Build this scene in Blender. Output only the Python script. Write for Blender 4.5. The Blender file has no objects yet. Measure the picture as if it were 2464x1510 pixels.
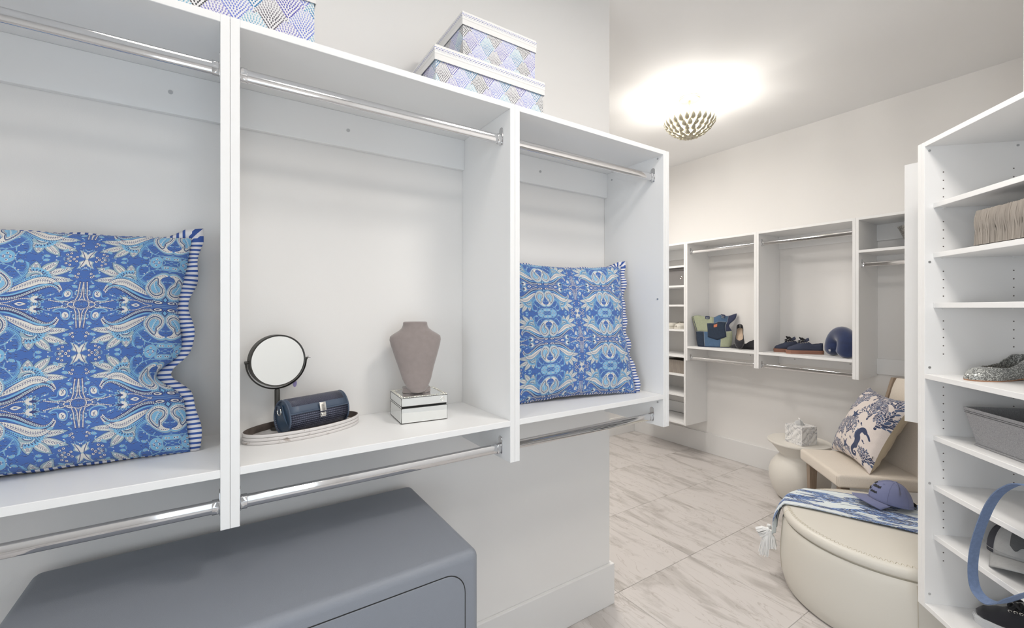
import bpy, bmesh, math, random
import numpy as np
from mathutils import Vector, Matrix, noise as mnoise

random.seed(7)
C = bpy.context.scene
COL = C.collection
PI = math.pi
def R(d): return math.radians(d)

# ------------------------------------------------------------------ camera
YAW = -33.415
cam_d = bpy.data.cameras.new('camera'); cam = bpy.data.objects.new('camera', cam_d); COL.objects.link(cam)
cam.location = (0, 0, 1.477); cam.rotation_euler = (R(90), R(0.0), R(YAW))
cam_d.sensor_fit = 'HORIZONTAL'; cam_d.sensor_width = 36.0; cam_d.lens = 36.0*1051/2464
cam_d.shift_y = -15/2464; cam_d.clip_start = 0.02; cam_d.clip_end = 100
C.camera = cam

# ------------------------------------------------------------------ exposure, sky, lights
C.view_settings.view_transform = 'Standard'; C.view_settings.look = 'None'
C.view_settings.exposure = 0.22; C.view_settings.gamma = 1.0; C.view_settings.use_curve_mapping = False
w = bpy.data.worlds.new('world'); C.world = w; w.use_nodes = True
w.node_tree.nodes['Background'].inputs[0].default_value = (0.75, 0.88, 1.0, 1)
w.node_tree.nodes['Background'].inputs[1].default_value = 1.6

def light(name, kind, loc, power, color, size=0.1, size_y=None, rot=(0,0,0), spread=None):
    d = bpy.data.lights.new(name, kind); o = bpy.data.objects.new(name, d); COL.objects.link(o)
    o.location = loc; o.rotation_euler = rot; d.energy = power; d.color = color
    if kind == 'AREA':
        d.size = size
        if size_y: d.shape = 'RECTANGLE'; d.size_y = size_y
        if spread: d.spread = spread
    else: d.shadow_soft_size = size
    return o
WARM = (1.0, 0.945, 0.885); COOL = (0.80, 0.90, 1.0)
# daylight through the glazed door behind the camera
light('door_daylight', 'AREA', (0.12, -1.44, 1.15), 34, COOL, 0.95, 1.9, (R(90), 0, R(180)))
# unseen side fill light, added in a made-up window opening to brighten the bookcase
light('side_fill_light', 'AREA', (-2.24, -.30, 1.45), 6, (.95, .97, 1.0), 1.3, 1.5, (R(90), 0, R(-90)), R(85))
# first an overhead lamp above the left aisle, then unseen fill lights added for brightness
for loc, pw in (((-.20, .62, 2.93), 3.2), ((-1.30, .10, 2.93), 4), ((.45, -.60, 2.93), 6.5), ((1.25, .22, 2.93), 14), ((2.75, 2.95, 2.93), 15), ((1.90, 2.55, 2.93), 17)):
    light('lamp_and_fill_light', 'AREA', loc, pw, WARM if loc[0] > 0 else (1, .91, .82), .42).data.shape = 'DISK'

# ------------------------------------------------------------------ materials
def nodes_of(name):
    m = bpy.data.materials.new(name); m.use_nodes = True
    nt = m.node_tree; b = nt.nodes['Principled BSDF']
    return m, nt, b
def N(nt, kind, **kw):
    n = nt.nodes.new(kind)
    for k, v in kw.items(): setattr(n, k, v)
    return n
def srgb(r, g, b):
    f = lambda c: c/12.92 if c <= .04045 else ((c+.055)/1.055)**2.4
    return (f(r/255), f(g/255), f(b/255), 1)
def mat(name, col, rough=.5, metal=0.0, bump=0, bscale=200, var=0, vscale=30, sheen=0, coat=0, spec=None, coord='Object', stretch=None):
    """plain procedural material: a colour with optional noise variation and fine relief"""
    m, nt, b = nodes_of(name)
    b.inputs['Base Color'].default_value = col; b.inputs['Roughness'].default_value = rough
    b.inputs['Metallic'].default_value = metal
    if sheen: b.inputs['Sheen Weight'].default_value = sheen
    if coat: b.inputs['Coat Weight'].default_value = coat
    if spec is not None: b.inputs['Specular IOR Level'].default_value = spec
    tc = N(nt, 'ShaderNodeTexCoord'); src = tc.outputs[coord]
    if stretch:
        mp = N(nt, 'ShaderNodeMapping'); mp.inputs['Scale'].default_value = stretch
        nt.links.new(src, mp.inputs[0]); src = mp.outputs[0]
    if var:
        n = N(nt, 'ShaderNodeTexNoise'); n.inputs['Scale'].default_value = vscale; n.inputs['Detail'].default_value = 6
        nt.links.new(src, n.inputs['Vector'])
        cr = N(nt, 'ShaderNodeValToRGB')
        lo = tuple(max(0, c*(1-var)) for c in col[:3])+(1,); hi = tuple(min(1, c*(1+var)) for c in col[:3])+(1,)
        cr.color_ramp.elements[0].position = .3; cr.color_ramp.elements[1].position = .7
        cr.color_ramp.elements[0].color = lo; cr.color_ramp.elements[1].color = hi
        nt.links.new(n.outputs[0], cr.inputs[0]); nt.links.new(cr.outputs[0], b.inputs['Base Color'])
    if bump:
        n2 = N(nt, 'ShaderNodeTexNoise'); n2.inputs['Scale'].default_value = bscale; n2.inputs['Detail'].default_value = 3
        nt.links.new(src, n2.inputs['Vector'])
        bp = N(nt, 'ShaderNodeBump'); bp.inputs['Strength'].default_value = bump; bp.inputs['Distance'].default_value = .002
        nt.links.new(n2.outputs[0], bp.inputs['Height']); nt.links.new(bp.outputs[0], b.inputs['Normal'])
    return m
def print_mat(name, cv, rough=.8, bump=0.15, sheen=0.1, coat=0):
    """a printed fabric or paper: the print painted by Canvas below, laid on by the mesh's own UVs"""
    im = bpy.data.images.new(name, cv.W, cv.H); im.pixels.foreach_set(cv.rgba()); im.pack()
    m, nt, b = nodes_of(name)
    t = N(nt, 'ShaderNodeTexImage'); t.image = im; t.extension = 'REPEAT'
    uv = N(nt, 'ShaderNodeUVMap'); nt.links.new(uv.outputs[0], t.inputs[0])
    nt.links.new(t.outputs[0], b.inputs['Base Color'])
    b.inputs['Roughness'].default_value = rough; b.inputs['Sheen Weight'].default_value = sheen
    if coat: b.inputs['Coat Weight'].default_value = coat
    if bump:
        tc = N(nt, 'ShaderNodeTexCoord'); n2 = N(nt, 'ShaderNodeTexNoise'); n2.inputs['Scale'].default_value = 900
        nt.links.new(tc.outputs['Object'], n2.inputs['Vector'])
        bp = N(nt, 'ShaderNodeBump'); bp.inputs['Strength'].default_value = bump; bp.inputs['Distance'].default_value = .001
        nt.links.new(n2.outputs[0], bp.inputs['Height']); nt.links.new(bp.outputs[0], b.inputs['Normal'])
    return m

M = {}
M['board'] = mat('white_melamine', (.89, .89, .885, 1), .38)
M['wall'] = mat('wall_paint', (.86, .845, .825, 1), .9, bump=.06, bscale=300)
M['ceiling'] = mat('ceiling_paint', (.86, .86, .86, 1), .95, bump=.06, bscale=300)
M['trim'] = mat('trim_paint', (.82, .815, .805, 1), .5)
M['chrome'] = mat('chrome', (.70, .70, .71, 1), .07, 1)
M['steel'] = mat('zinc_screw', (.55, .56, .57, 1), .3, 1)
M['nickel'] = mat('polished_nickel', (.82, .80, .76, 1), .15, 1)
M['hole'] = mat('drilled_hole', (.16, .14, .13, 1), .9)
M['grout'] = mat('grout', (.62, .60, .58, 1), .9)
M['mirror'] = mat('mirror_glass', (.90, .92, .91, 1), .015, 1)
M['black_metal'] = mat('dark_bronze_metal', (.075, .073, .068, 1), .42, .6)
M['black_gap'] = mat('black_felt', (.02, .02, .02, 1), .8)
M['crystal'] = mat('crystal_beads', (.86, .84, .76, 1), .12, .8)
M['velvet'] = mat('taupe_velvet', srgb(143, 133, 130), .95, sheen=.5, var=.05, vscale=60, bump=.1, bscale=900)
M['safe'] = mat('grey_textured_enamel', srgb(134, 139, 148), .45, bump=.25, bscale=700)
M['linen'] = mat('cream_linen', srgb(224, 214, 201), .95, bump=.5, bscale=420, var=.06, vscale=260, sheen=.2)
M['khaki'] = mat('tan_linen', srgb(186, 171, 146), .95, bump=.4, bscale=500, var=.05, vscale=300, sheen=.2)
M['wood'] = mat('greyed_oak', srgb(150, 133, 116), .55, var=.16, vscale=9, stretch=(14, 14, 1.2))
M['leather'] = mat('ivory_leather', srgb(222, 218, 208), .42, bump=.1, bscale=350)
M['stitch'] = mat('ivory_thread', srgb(206, 199, 182), .7)
M['plaster'] = mat('white_lacquer', srgb(226, 222, 214), .45, bump=.05, bscale=60)
M['tissue'] = mat('tissue_paper', (.88, .88, .87, 1), .9)
M['cap'] = mat('periwinkle_cotton', srgb(121, 127, 163), .9, bump=.25, bscale=600, sheen=.15)
M['thread'] = mat('black_thread', (.025, .027, .03, 1), .6)
M['denim_dark'] = mat('dark_denim', srgb(42, 54, 72), .9, bump=.4, bscale=500, var=.12, vscale=90)
M['denim_navy'] = mat('navy_denim', srgb(56, 62, 88), .9, bump=.4, bscale=500, var=.1, vscale=90)
M['denim'] = mat('blue_denim', srgb(78, 104, 134), .9, bump=.4, bscale=500, var=.08, vscale=90)
M['sage'] = mat('sage_canvas', srgb(164, 170, 145), .9, bump=.3, bscale=500, var=.05, vscale=60)
M['orange_leather'] = mat('orange_leather_patch', srgb(192, 112, 76), .6)
M['cotton_thread'] = mat('tan_topstitch', srgb(170, 176, 178), .8)
M['suede'] = mat('black_suede', srgb(40, 40, 46), .9, sheen=.2)
M['insole'] = mat('beige_insole', srgb(208, 184, 160), .6, var=.06, vscale=90)
M['navy_canvas'] = mat('navy_canvas', srgb(62, 68, 88), .9, bump=.4, bscale=600)
M['gum'] = mat('gum_rubber', srgb(150, 108, 90), .6)
M['lace'] = mat('black_laces', srgb(38, 38, 42), .8)
M['navy_plush'] = mat('navy_velour', srgb(24, 42, 84), .85, sheen=.6, var=.25, vscale=20)
M['strap_denim'] = mat('faded_denim', srgb(110, 128, 160), .9, bump=.5, bscale=450, var=.12, vscale=120)
M['felt'] = mat('heather_grey_felt', srgb(156, 156, 158), .98, bump=.5, bscale=500, var=.28, vscale=330, stretch=(1, 1, 2.2))
M['felt_dark'] = mat('charcoal_felt', srgb(84, 84, 86), .98, bump=.5, bscale=500, var=.28, vscale=330)
M['raffia'] = mat('grey_raffia', srgb(158, 150, 141), .85, var=.14, vscale=60, stretch=(1, 1, .12))
M['grey_box'] = mat('grey_fabric_box', srgb(128, 126, 125), .9, var=.1, vscale=200)
M['white_shoe'] = mat('white_leather', srgb(222, 218, 208), .5)
M['white_rubber'] = mat('white_rubber', srgb(214, 215, 217), .5)
M['grey_cap'] = mat('light_grey_cotton', srgb(162, 163, 163), .9, bump=.25, bscale=600, var=.05, vscale=80)
M['mesh_black'] = mat('black_mesh', srgb(40, 42, 52), .8)
M['patch'] = mat('charcoal_patch', srgb(82, 84, 86), .8, bump=.6, bscale=150, stretch=(.1, .1, 3))
M['lamp_leaf'] = mat('champagne_silver_leaf', srgb(188, 182, 162), .38, .75)
M['purse'] = mat('slate_blue_leather', srgb(70, 84, 104), .4)
M['gusset'] = mat('glossy_blue_leather', srgb(60, 82, 106), .28)
M['sole'] = mat('tan_sole', srgb(170, 128, 100), .6)

def striped(name, ca, cb, n, duty=.45, rough=.85, axis=0):
    m, nt, b = nodes_of(name)
    uv = N(nt, 'ShaderNodeUVMap'); sp = N(nt, 'ShaderNodeSeparateXYZ'); nt.links.new(uv.outputs[0], sp.inputs[0])
    mu = N(nt, 'ShaderNodeMath', operation='MULTIPLY'); mu.inputs[1].default_value = n; nt.links.new(sp.outputs[axis], mu.inputs[0])
    fr = N(nt, 'ShaderNodeMath', operation='FRACT'); nt.links.new(mu.outputs[0], fr.inputs[0])
    lt = N(nt, 'ShaderNodeMath', operation='LESS_THAN'); lt.inputs[1].default_value = duty; nt.links.new(fr.outputs[0], lt.inputs[0])
    mx = N(nt, 'ShaderNodeMixRGB'); mx.inputs[1].default_value = ca; mx.inputs[2].default_value = cb
    nt.links.new(lt.outputs[0], mx.inputs[0]); nt.links.new(mx.outputs[0], b.inputs['Base Color'])
    b.inputs['Roughness'].default_value = rough
    return m
M['stripe'] = striped('blue_striped_cotton', srgb(226, 224, 226), srgb(58, 88, 158), 190, .45)

def marble_tile():
    m, nt, b = nodes_of('marble_porcelain')
    tc = N(nt, 'ShaderNodeTexCoord'); oi = N(nt, 'ShaderNodeObjectInfo')
    ad = N(nt, 'ShaderNodeVectorMath', operation='ADD'); sc = N(nt, 'ShaderNodeVectorMath', operation='SCALE')
    cb = N(nt, 'ShaderNodeCombineXYZ')
    for k in range(3): nt.links.new(oi.outputs['Random'], cb.inputs[k])
    nt.links.new(cb.outputs[0], sc.inputs[0]); sc.inputs['Scale'].default_value = 37
    nt.links.new(tc.outputs['Object'], ad.inputs[0]); nt.links.new(sc.outputs[0], ad.inputs[1])
    mp = N(nt, 'ShaderNodeMapping'); mp.inputs['Rotation'].default_value = (0, 0, R(16)); mp.inputs['Scale'].default_value = (4.6, 1.15, 1)
    nt.links.new(ad.outputs[0], mp.inputs[0])
    n1 = N(nt, 'ShaderNodeTexNoise'); n1.inputs['Scale'].default_value = 1.5; n1.inputs['Detail'].default_value = 9
    n1.inputs['Roughness'].default_value = .62; n1.inputs['Distortion'].default_value = .9
    nt.links.new(mp.outputs[0], n1.inputs['Vector'])
    cr = N(nt, 'ShaderNodeValToRGB'); e = cr.color_ramp.elements
    e[0].position = .30; e[0].color = srgb(166, 160, 156); e[1].position = .50; e[1].color = srgb(211, 206, 203)
    x = e.new(.42); x.color = srgb(194, 189, 185)
    nt.links.new(n1.outputs[0], cr.inputs[0])
    n2 = N(nt, 'ShaderNodeTexNoise'); n2.inputs['Scale'].default_value = 2.2; n2.inputs['Detail'].default_value = 10; n2.inputs['Distortion'].default_value = 1.6
    nt.links.new(mp.outputs[0], n2.inputs['Vector'])
    c2 = N(nt, 'ShaderNodeValToRGB'); f = c2.color_ramp.elements
    f[0].position = .485; f[0].color = (1, 1, 1, 1); f[1].position = .515; f[1].color = (1, 1, 1, 1)
    y = f.new(.5); y.color = (.80, .78, .76, 1)
    nt.links.new(n2.outputs[0], c2.inputs[0])
    mu = N(nt, 'ShaderNodeMixRGB', blend_type='MULTIPLY'); mu.inputs[0].default_value = 1
    nt.links.new(cr.outputs[0], mu.inputs[1]); nt.links.new(c2.outputs[0], mu.inputs[2]); nt.links.new(mu.outputs[0], b.inputs['Base Color'])
    b.inputs['Roughness'].default_value = .38
    return m
M['tile'] = marble_tile()

def glitter(name, base, spark, scale, thr=.75, rough=.35):
    m, nt, b = nodes_of(name)
    tc = N(nt, 'ShaderNodeTexCoord'); v = N(nt, 'ShaderNodeTexVoronoi'); v.inputs['Scale'].default_value = scale
    nt.links.new(tc.outputs['Object'], v.inputs['Vector'])
    sp = N(nt, 'ShaderNodeSeparateColor'); nt.links.new(v.outputs['Color'], sp.inputs[0])
    cr = N(nt, 'ShaderNodeValToRGB'); e = cr.color_ramp.elements
    e[0].position = thr-.35; e[0].color = base; e[1].position = thr+.2; e[1].color = spark
    nt.links.new(sp.outputs[0], cr.inputs[0]); nt.links.new(cr.outputs[0], b.inputs['Base Color'])
    b.inputs['Roughness'].default_value = rough; b.inputs['Metallic'].default_value = .35
    bp = N(nt, 'ShaderNodeBump'); bp.inputs['Strength'].default_value = .9; bp.inputs['Distance'].default_value = .002
    nt.links.new(sp.outputs[1], bp.inputs['Height']); nt.links.new(bp.outputs[0], b.inputs['Normal'])
    return m
M['glitter'] = glitter('silver_glitter', srgb(120, 122, 120), srgb(232, 234, 230), 420)
M['sequin'] = glitter('silver_sequin', srgb(128, 126, 122), srgb(205, 203, 198), 160)

def rhinestone():
    m, nt, b = nodes_of('rhinestone_mesh')
    uv = N(nt, 'ShaderNodeUVMap'); mp = N(nt, 'ShaderNodeMapping'); mp.inputs['Scale'].default_value = (62, 44, 1)
    nt.links.new(uv.outputs[0], mp.inputs[0])
    v = N(nt, 'ShaderNodeTexVoronoi'); v.inputs['Scale'].default_value = 1; v.inputs['Randomness'].default_value = .12
    nt.links.new(mp.outputs[0], v.inputs['Vector'])
    cr = N(nt, 'ShaderNodeValToRGB'); e = cr.color_ramp.elements
    e[0].position = .12; e[0].color = srgb(150, 152, 176); e[1].position = .34; e[1].color = srgb(44, 48, 64)
    nt.links.new(v.outputs['Distance'], cr.inputs[0])
    nt.links.new(cr.outputs[0], b.inputs['Base Color']); b.inputs['Roughness'].default_value = .28; b.inputs['Metallic'].default_value = .4
    bp = N(nt, 'ShaderNodeBump'); bp.inputs['Strength'].default_value = .8; bp.inputs['Distance'].default_value = .002; bp.invert = True
    nt.links.new(v.outputs['Distance'], bp.inputs['Height']); nt.links.new(bp.outputs[0], b.inputs['Normal'])
    return m
M['rhine'] = rhinestone()

def marble_white():
    m, nt, b = nodes_of('carved_white_marble')
    tc = N(nt, 'ShaderNodeTexCoord'); n = N(nt, 'ShaderNodeTexNoise'); n.inputs['Scale'].default_value = 14; n.inputs['Detail'].default_value = 8; n.inputs['Distortion'].default_value = 2
    nt.links.new(tc.outputs['Object'], n.inputs['Vector'])
    cr = N(nt, 'ShaderNodeValToRGB'); e = cr.color_ramp.elements
    e[0].position = .46; e[0].color = srgb(232, 231, 229); e[1].position = .54; e[1].color = srgb(232, 231, 229)
    x = e.new(.5); x.color = srgb(176, 176, 180)
    nt.links.new(n.outputs[0], cr.inputs[0]); nt.links.new(cr.outputs[0], b.inputs['Base Color']); b.inputs['Roughness'].default_value = .4
    return m
M['marble'] = marble_white()

def tray_wood():
    m, nt, b = nodes_of('whitewashed_wood')
    tc = N(nt, 'ShaderNodeTexCoord'); n = N(nt, 'ShaderNodeTexNoise'); n.inputs['Scale'].default_value = 45; n.inputs['Detail'].default_value = 6
    nt.links.new(tc.outputs['Object'], n.inputs['Vector'])
    cr = N(nt, 'ShaderNodeValToRGB'); e = cr.color_ramp.elements
    e[0].position = .30; e[0].color = srgb(176, 166, 158); e[1].position = .40; e[1].color = srgb(226, 222, 220)
    nt.links.new(n.outputs[0], cr.inputs[0]); nt.links.new(cr.outputs[0], b.inputs['Base Color']); b.inputs['Roughness'].default_value = .7
    return m
M['tray'] = tray_wood()
M['tray_groove'] = mat('worn_groove', srgb(96, 86, 80), .8, var=.2, vscale=60)

def emit(name, col, strength):
    m = bpy.data.materials.new(name); m.use_nodes = True; nt = m.node_tree
    nt.nodes.remove(nt.nodes['Principled BSDF']); e = N(nt, 'ShaderNodeEmission')
    e.inputs[0].default_value = col; e.inputs[1].default_value = strength
    nt.links.new(e.outputs[0], nt.nodes['Material Output'].inputs[0]); return m
M['bulb'] = emit('lit_bulb', (1, .95, .88, 1), 190)

# ------------------------------------------------------------------ object helpers
def tag(o, label=None, cat=None, group=None, kind=None):
    if label: o['label'] = label
    if cat: o['category'] = cat
    if group: o['group'] = group
    if kind: o['kind'] = kind
    return o
def thing(name, label, cat, loc=(0, 0, 0), rz=0, group=None, rot=None):
    o = bpy.data.objects.new(name, None); COL.objects.link(o); o.empty_display_size = .05
    o.location = loc; o.rotation_euler = rot if rot else (0, 0, rz)
    return tag(o, label, cat, group)
def obj(name, bm, m, parent=None, smooth=False, bevel=0, seg=2, loc=None, recalc=True, sharp=40):
    if recalc: bmesh.ops.recalc_face_normals(bm, faces=bm.faces)
    me = bpy.data.meshes.new(name)
    if bevel:
        es = [e for e in bm.edges if len(e.link_faces) == 2 and e.calc_face_angle(0) > R(25)]
        bmesh.ops.bevel(bm, geom=es, offset=bevel, segments=seg, profile=.5, affect='EDGES', clamp_overlap=True)
    if smooth:
        for f in bm.faces: f.smooth = True
        for e in bm.edges:
            if len(e.link_faces) == 2 and e.calc_face_angle(0) > R(sharp): e.smooth = False
    bm.to_mesh(me); bm.free()
    for mm in (m if isinstance(m, (list, tuple)) else [m]): me.materials.append(mm)
    o = bpy.data.objects.new(name, me); COL.objects.link(o)
    if parent: o.parent = parent
    if loc: o.location = loc
    return o
def link_copy(o, name, parent=None, loc=None, rot=None, scale=None):
    c = o.copy(); c.name = name; COL.objects.link(c)
    if parent is not None: c.parent = parent
    if loc is not None: c.location = loc
    if rot is not None: c.rotation_euler = rot
    if scale is not None: c.scale = scale
    return c
def copy_tree(o, parent=None):
    c = o.copy(); COL.objects.link(c); c.parent = parent
    for ch in [x for x in bpy.data.objects if x.parent == o]: copy_tree(ch, c)
    return c
def BM(): return bmesh.new()
def xf(bm, verts, mtx): bmesh.ops.transform(bm, matrix=mtx, verts=verts)
def box(bm, lo, hi, mtx=None):
    x0, y0, z0 = lo; x1, y1, z1 = hi
    v = [bm.verts.new(p) for p in ((x0,y0,z0),(x1,y0,z0),(x1,y1,z0),(x0,y1,z0),(x0,y0,z1),(x1,y0,z1),(x1,y1,z1),(x0,y1,z1))]
    for f in ((0,3,2,1),(4,5,6,7),(0,1,5,4),(1,2,6,5),(2,3,7,6),(3,0,4,7)): bm.faces.new([v[i] for i in f])
    if mtx is not None: xf(bm, v, mtx)
    return v
def bx(lo, hi, mtx=None):
    bm = BM(); box(bm, lo, hi, mtx); return bm
def ring_loft(bm, rings, close_ends=True, closed=True, uvl=None):
    """rings: lists of points of equal length; skins them with quads"""
    vs = [[bm.verts.new(p) for p in r] for r in rings]; n = len(vs[0])
    for a, b in zip(vs, vs[1:]):
        for i in range(n if closed else n-1):
            j = (i+1) % n
            try: bm.faces.new((a[i], a[j], b[j], b[i]))
            except ValueError: pass
    if close_ends and closed:
        for r in (vs[0], vs[-1]):
            try: bm.faces.new(r)
            except ValueError: pass
    return vs
def lathe(prof, n=48, bm=None, cap=True):
    bm = bm or BM()
    rings = [[(r*math.cos(2*PI*i/n), r*math.sin(2*PI*i/n), z) for i in range(n)] for r, z in prof]
    ring_loft(bm, rings, cap); return bm
def tube(path, rad, n=12, bm=None, closed=False, sx=1, sy=1, up=None):
    """round or oval tube along a path; rad a number or one per point"""
    bm = bm or BM(); P = [Vector(p) for p in path]; k = len(P); rings = []
    rads = rad if isinstance(rad, (list, tuple)) else [rad]*k
    prev = None
    for i, p in enumerate(P):
        if closed: t = P[(i+1) % k]-P[i-1]
        else: t = P[min(i+1, k-1)]-P[max(i-1, 0)]
        t.normalize()
        if up is not None: u = Vector(up)
        elif prev is not None: u = prev
        else: u = Vector((0, 0, 1)) if abs(t.z) < .9 else Vector((1, 0, 0))
        a = t.cross(u)
        if a.length < 1e-6: a = t.orthogonal()
        a.normalize(); b = a.cross(t).normalized(); prev = b
        r = rads[i]
        rings.append([p + a*(r*sx*math.cos(2*PI*j/n)) + b*(r*sy*math.sin(2*PI*j/n)) for j in range(n)])
    if closed: rings.append(rings[0])
    vs = ring_loft(bm, rings, not closed)
    if closed: bmesh.ops.remove_doubles(bm, verts=bm.verts, dist=1e-6)
    return bm
def cyl(bm, p0, p1, r, n=16): return tube([p0, p1], r, n, bm)
def prism(poly, y0, y1, bm=None):
    """polygon in x,z extruded along y"""
    bm = bm or BM()
    a = [bm.verts.new((x, y0, z)) for x, z in poly]; b = [bm.verts.new((x, y1, z)) for x, z in poly]
    n = len(poly); bm.faces.new(a); bm.faces.new(b[::-1])
    for i in range(n): j = (i+1) % n; bm.faces.new((a[i], b[i], b[j], a[j]))
    return bm
def prism_z(poly, z0, z1, bm=None):
    bm = bm or BM()
    a = [bm.verts.new((x, y, z0)) for x, y in poly]; b = [bm.verts.new((x, y, z1)) for x, y in poly]
    n = len(poly); bm.faces.new(a); bm.faces.new(b[::-1])
    for i in range(n): j = (i+1) % n; bm.faces.new((a[i], b[i], b[j], a[j]))
    return bm
def rrect(x0, z0, x1, z1, r, n=6):
    out = []
    for cx, cz, a0 in ((x1-r, z0+r, -90), (x1-r, z1-r, 0), (x0+r, z1-r, 90), (x0+r, z0+r, 180)):
        for i in range(n+1):
            a = R(a0+90*i/n); out.append((cx+r*math.cos(a), cz+r*math.sin(a)))
    return out
def crom(pts, n=8, closed=False):
    P = [Vector(p) for p in pts]; out = []; k = len(P)
    for i in range(k if closed else k-1):
        if closed: a, b, c, d = P[i-1], P[i], P[(i+1) % k], P[(i+2) % k]
        else: a, b, c, d = P[max(i-1, 0)], P[i], P[i+1], P[min(i+2, k-1)]
        for j in range(n):
            t = j/n
            out.append(.5*((2*b)+(c-a)*t+(2*a-5*b+4*c-d)*t*t+(3*b-a-3*c+d)*t**3))
    if not closed: out.append(P[-1])
    return out
def lerp_tab(tab, x):
    if x <= tab[0][0]: return tab[0][1]
    for (a, u), (b, v) in zip(tab, tab[1:]):
        if x <= b: t = (x-a)/(b-a); t = t*t*(3-2*t); return u+(v-u)*t
    return tab[-1][1]
def grid_uv(bm, f, nu, nv, closed_u=False):
    """sheet from f(u,v)->point with UVs u,v in 0..1"""
    uvl = bm.loops.layers.uv.verify()
    V = [[bm.verts.new(f(i/nu, j/nv)) for i in range(nu+1)] for j in range(nv+1)]
    for j in range(nv):
        for i in range(nu):
            fc = bm.faces.new((V[j][i], V[j][i+1], V[j+1][i+1], V[j+1][i]))
            for l, (a, b) in zip(fc.loops, ((i, j), (i+1, j), (i+1, j+1), (i, j+1))): l[uvl].uv = (a/nu, b/nv)
    return V
# ------------------------------------------------------------------ printed patterns, painted stroke by stroke
class Canvas:
    """small painter: y runs down, colours 0..255 sRGB; k scales drawing units to pixels"""
    def __init__(s, w, h, bg, k=1.0):
        s.k = k; s.W, s.H = int(w*k), int(h*k); s.a = np.empty((s.H, s.W, 3), np.float32); s.a[:] = bg
    def _box(s, x0, y0, x1, y1):
        x0 = max(0, int(x0)-1); y0 = max(0, int(y0)-1); x1 = min(s.W, int(x1)+2); y1 = min(s.H, int(y1)+2)
        if x1 <= x0 or y1 <= y0: return None
        return x0, y0, x1, y1
    def _mix(s, b, al, c):
        x0, y0, x1, y1 = b; al = np.clip(al, 0, 1)[..., None]
        s.a[y0:y1, x0:x1] += (np.array(c, np.float32)-s.a[y0:y1, x0:x1])*al
    def seg(s, p, q, r0, r1, c):
        k = s.k; ax, ay, bx_, by = p[0]*k, p[1]*k, q[0]*k, q[1]*k; r0 *= k; r1 *= k; m = max(r0, r1)
        b = s._box(min(ax, bx_)-m, min(ay, by)-m, max(ax, bx_)+m, max(ay, by)+m)
        if not b: return
        X, Y = np.meshgrid(np.arange(b[0], b[2])+.5, np.arange(b[1], b[3])+.5)
        dx, dy = bx_-ax, by-ay; L = dx*dx+dy*dy+1e-9
        t = np.clip(((X-ax)*dx+(Y-ay)*dy)/L, 0, 1)
        s._mix(b, (r0+(r1-r0)*t)-np.hypot(X-ax-t*dx, Y-ay-t*dy)+.5, c)
    def line(s, pts, w0, c, w1=None, smooth=6):
        if smooth and len(pts) > 2: pts = [(p.x, p.y) for p in crom([(a, b, 0) for a, b in pts], smooth)]
        n = len(pts)-1; w1 = w0 if w1 is None else w1
        for i in range(n):
            a, b = i/n, (i+1)/n
            s.seg(pts[i], pts[i+1], (w0+(w1-w0)*a)/2, (w0+(w1-w0)*b)/2, c)
    def belly(s, pts, w, c, smooth=8, p=.7):
        """stroke that swells in its middle"""
        P = [(q.x, q.y) for q in crom([(a, b, 0) for a, b in pts], smooth)]; n = len(P)-1
        for i in range(n):
            f = lambda t: w*max(.06, math.sin(PI*t))**p/2
            s.seg(P[i], P[i+1], f(i/n), f((i+1)/n), c)
    def disk(s, x, y, r, c): s.seg((x, y), (x+.01, y), r, r, c)
    def dots(s, pts, r, c, step, smooth=10):
        P = [Vector((q.x, q.y)) for q in crom([(a, b, 0) for a, b in pts], smooth)]; acc = 0
        for a, b in zip(P, P[1:]):
            L = (b-a).length
            while acc < L:
                q = a+(b-a)*(acc/L); s.disk(q.x, q.y, r, c); acc += step
            acc -= L
    def poly(s, pts, c):
        P = np.array(pts, np.float32)*s.k
        b = s._box(P[:, 0].min(), P[:, 1].min(), P[:, 0].max(), P[:, 1].max())
        if not b: return
        X, Y = np.meshgrid(np.arange(b[0], b[2])+.5, np.arange(b[1], b[3])+.5); ins = np.zeros(X.shape, bool)
        for (x0, y0), (x1, y1) in zip(P, np.roll(P, -1, 0)):
            if y0 == y1: continue
            cnd = ((Y >= y0) != (Y >= y1)) & (X < (x1-x0)*(Y-y0)/(y1-y0)+x0); ins ^= cnd
        s._mix(b, ins.astype(np.float32), c)
    def leaf(s, p, q, w, c, bend=0):
        p, q = Vector(p), Vector(q); d = q-p; n = Vector((-d.y, d.x)); n.normalize(); L = []
        Rr = []
        for i in range(13):
            t = i/12; o = p+d*t+n*(bend*math.sin(PI*t)); h = w*.5*(math.sin(PI*t**.8))**.9
            L.append(tuple(o+n*h)); Rr.append(tuple(o-n*h))
        s.poly(L+Rr[::-1], c)
    def ell(s, x, y, rx, ry, c, ang=0):
        ca, sa = math.cos(ang), math.sin(ang)
        s.poly([(x+rx*math.cos(t)*ca-ry*math.sin(t)*sa, y+rx*math.cos(t)*sa+ry*math.sin(t)*ca) for t in [2*PI*i/24 for i in range(24)]], c)
    def mirror(s):
        a = np.concatenate([s.a, s.a[:, ::-1]], 1); s.a = np.concatenate([a, a[::-1]], 0); s.H, s.W = s.a.shape[:2]
    def rgba(s):
        o = np.ones((s.H, s.W, 4), np.float32); o[..., :3] = np.clip(s.a, 0, 255)[::-1]/255; return o.ravel()

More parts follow.
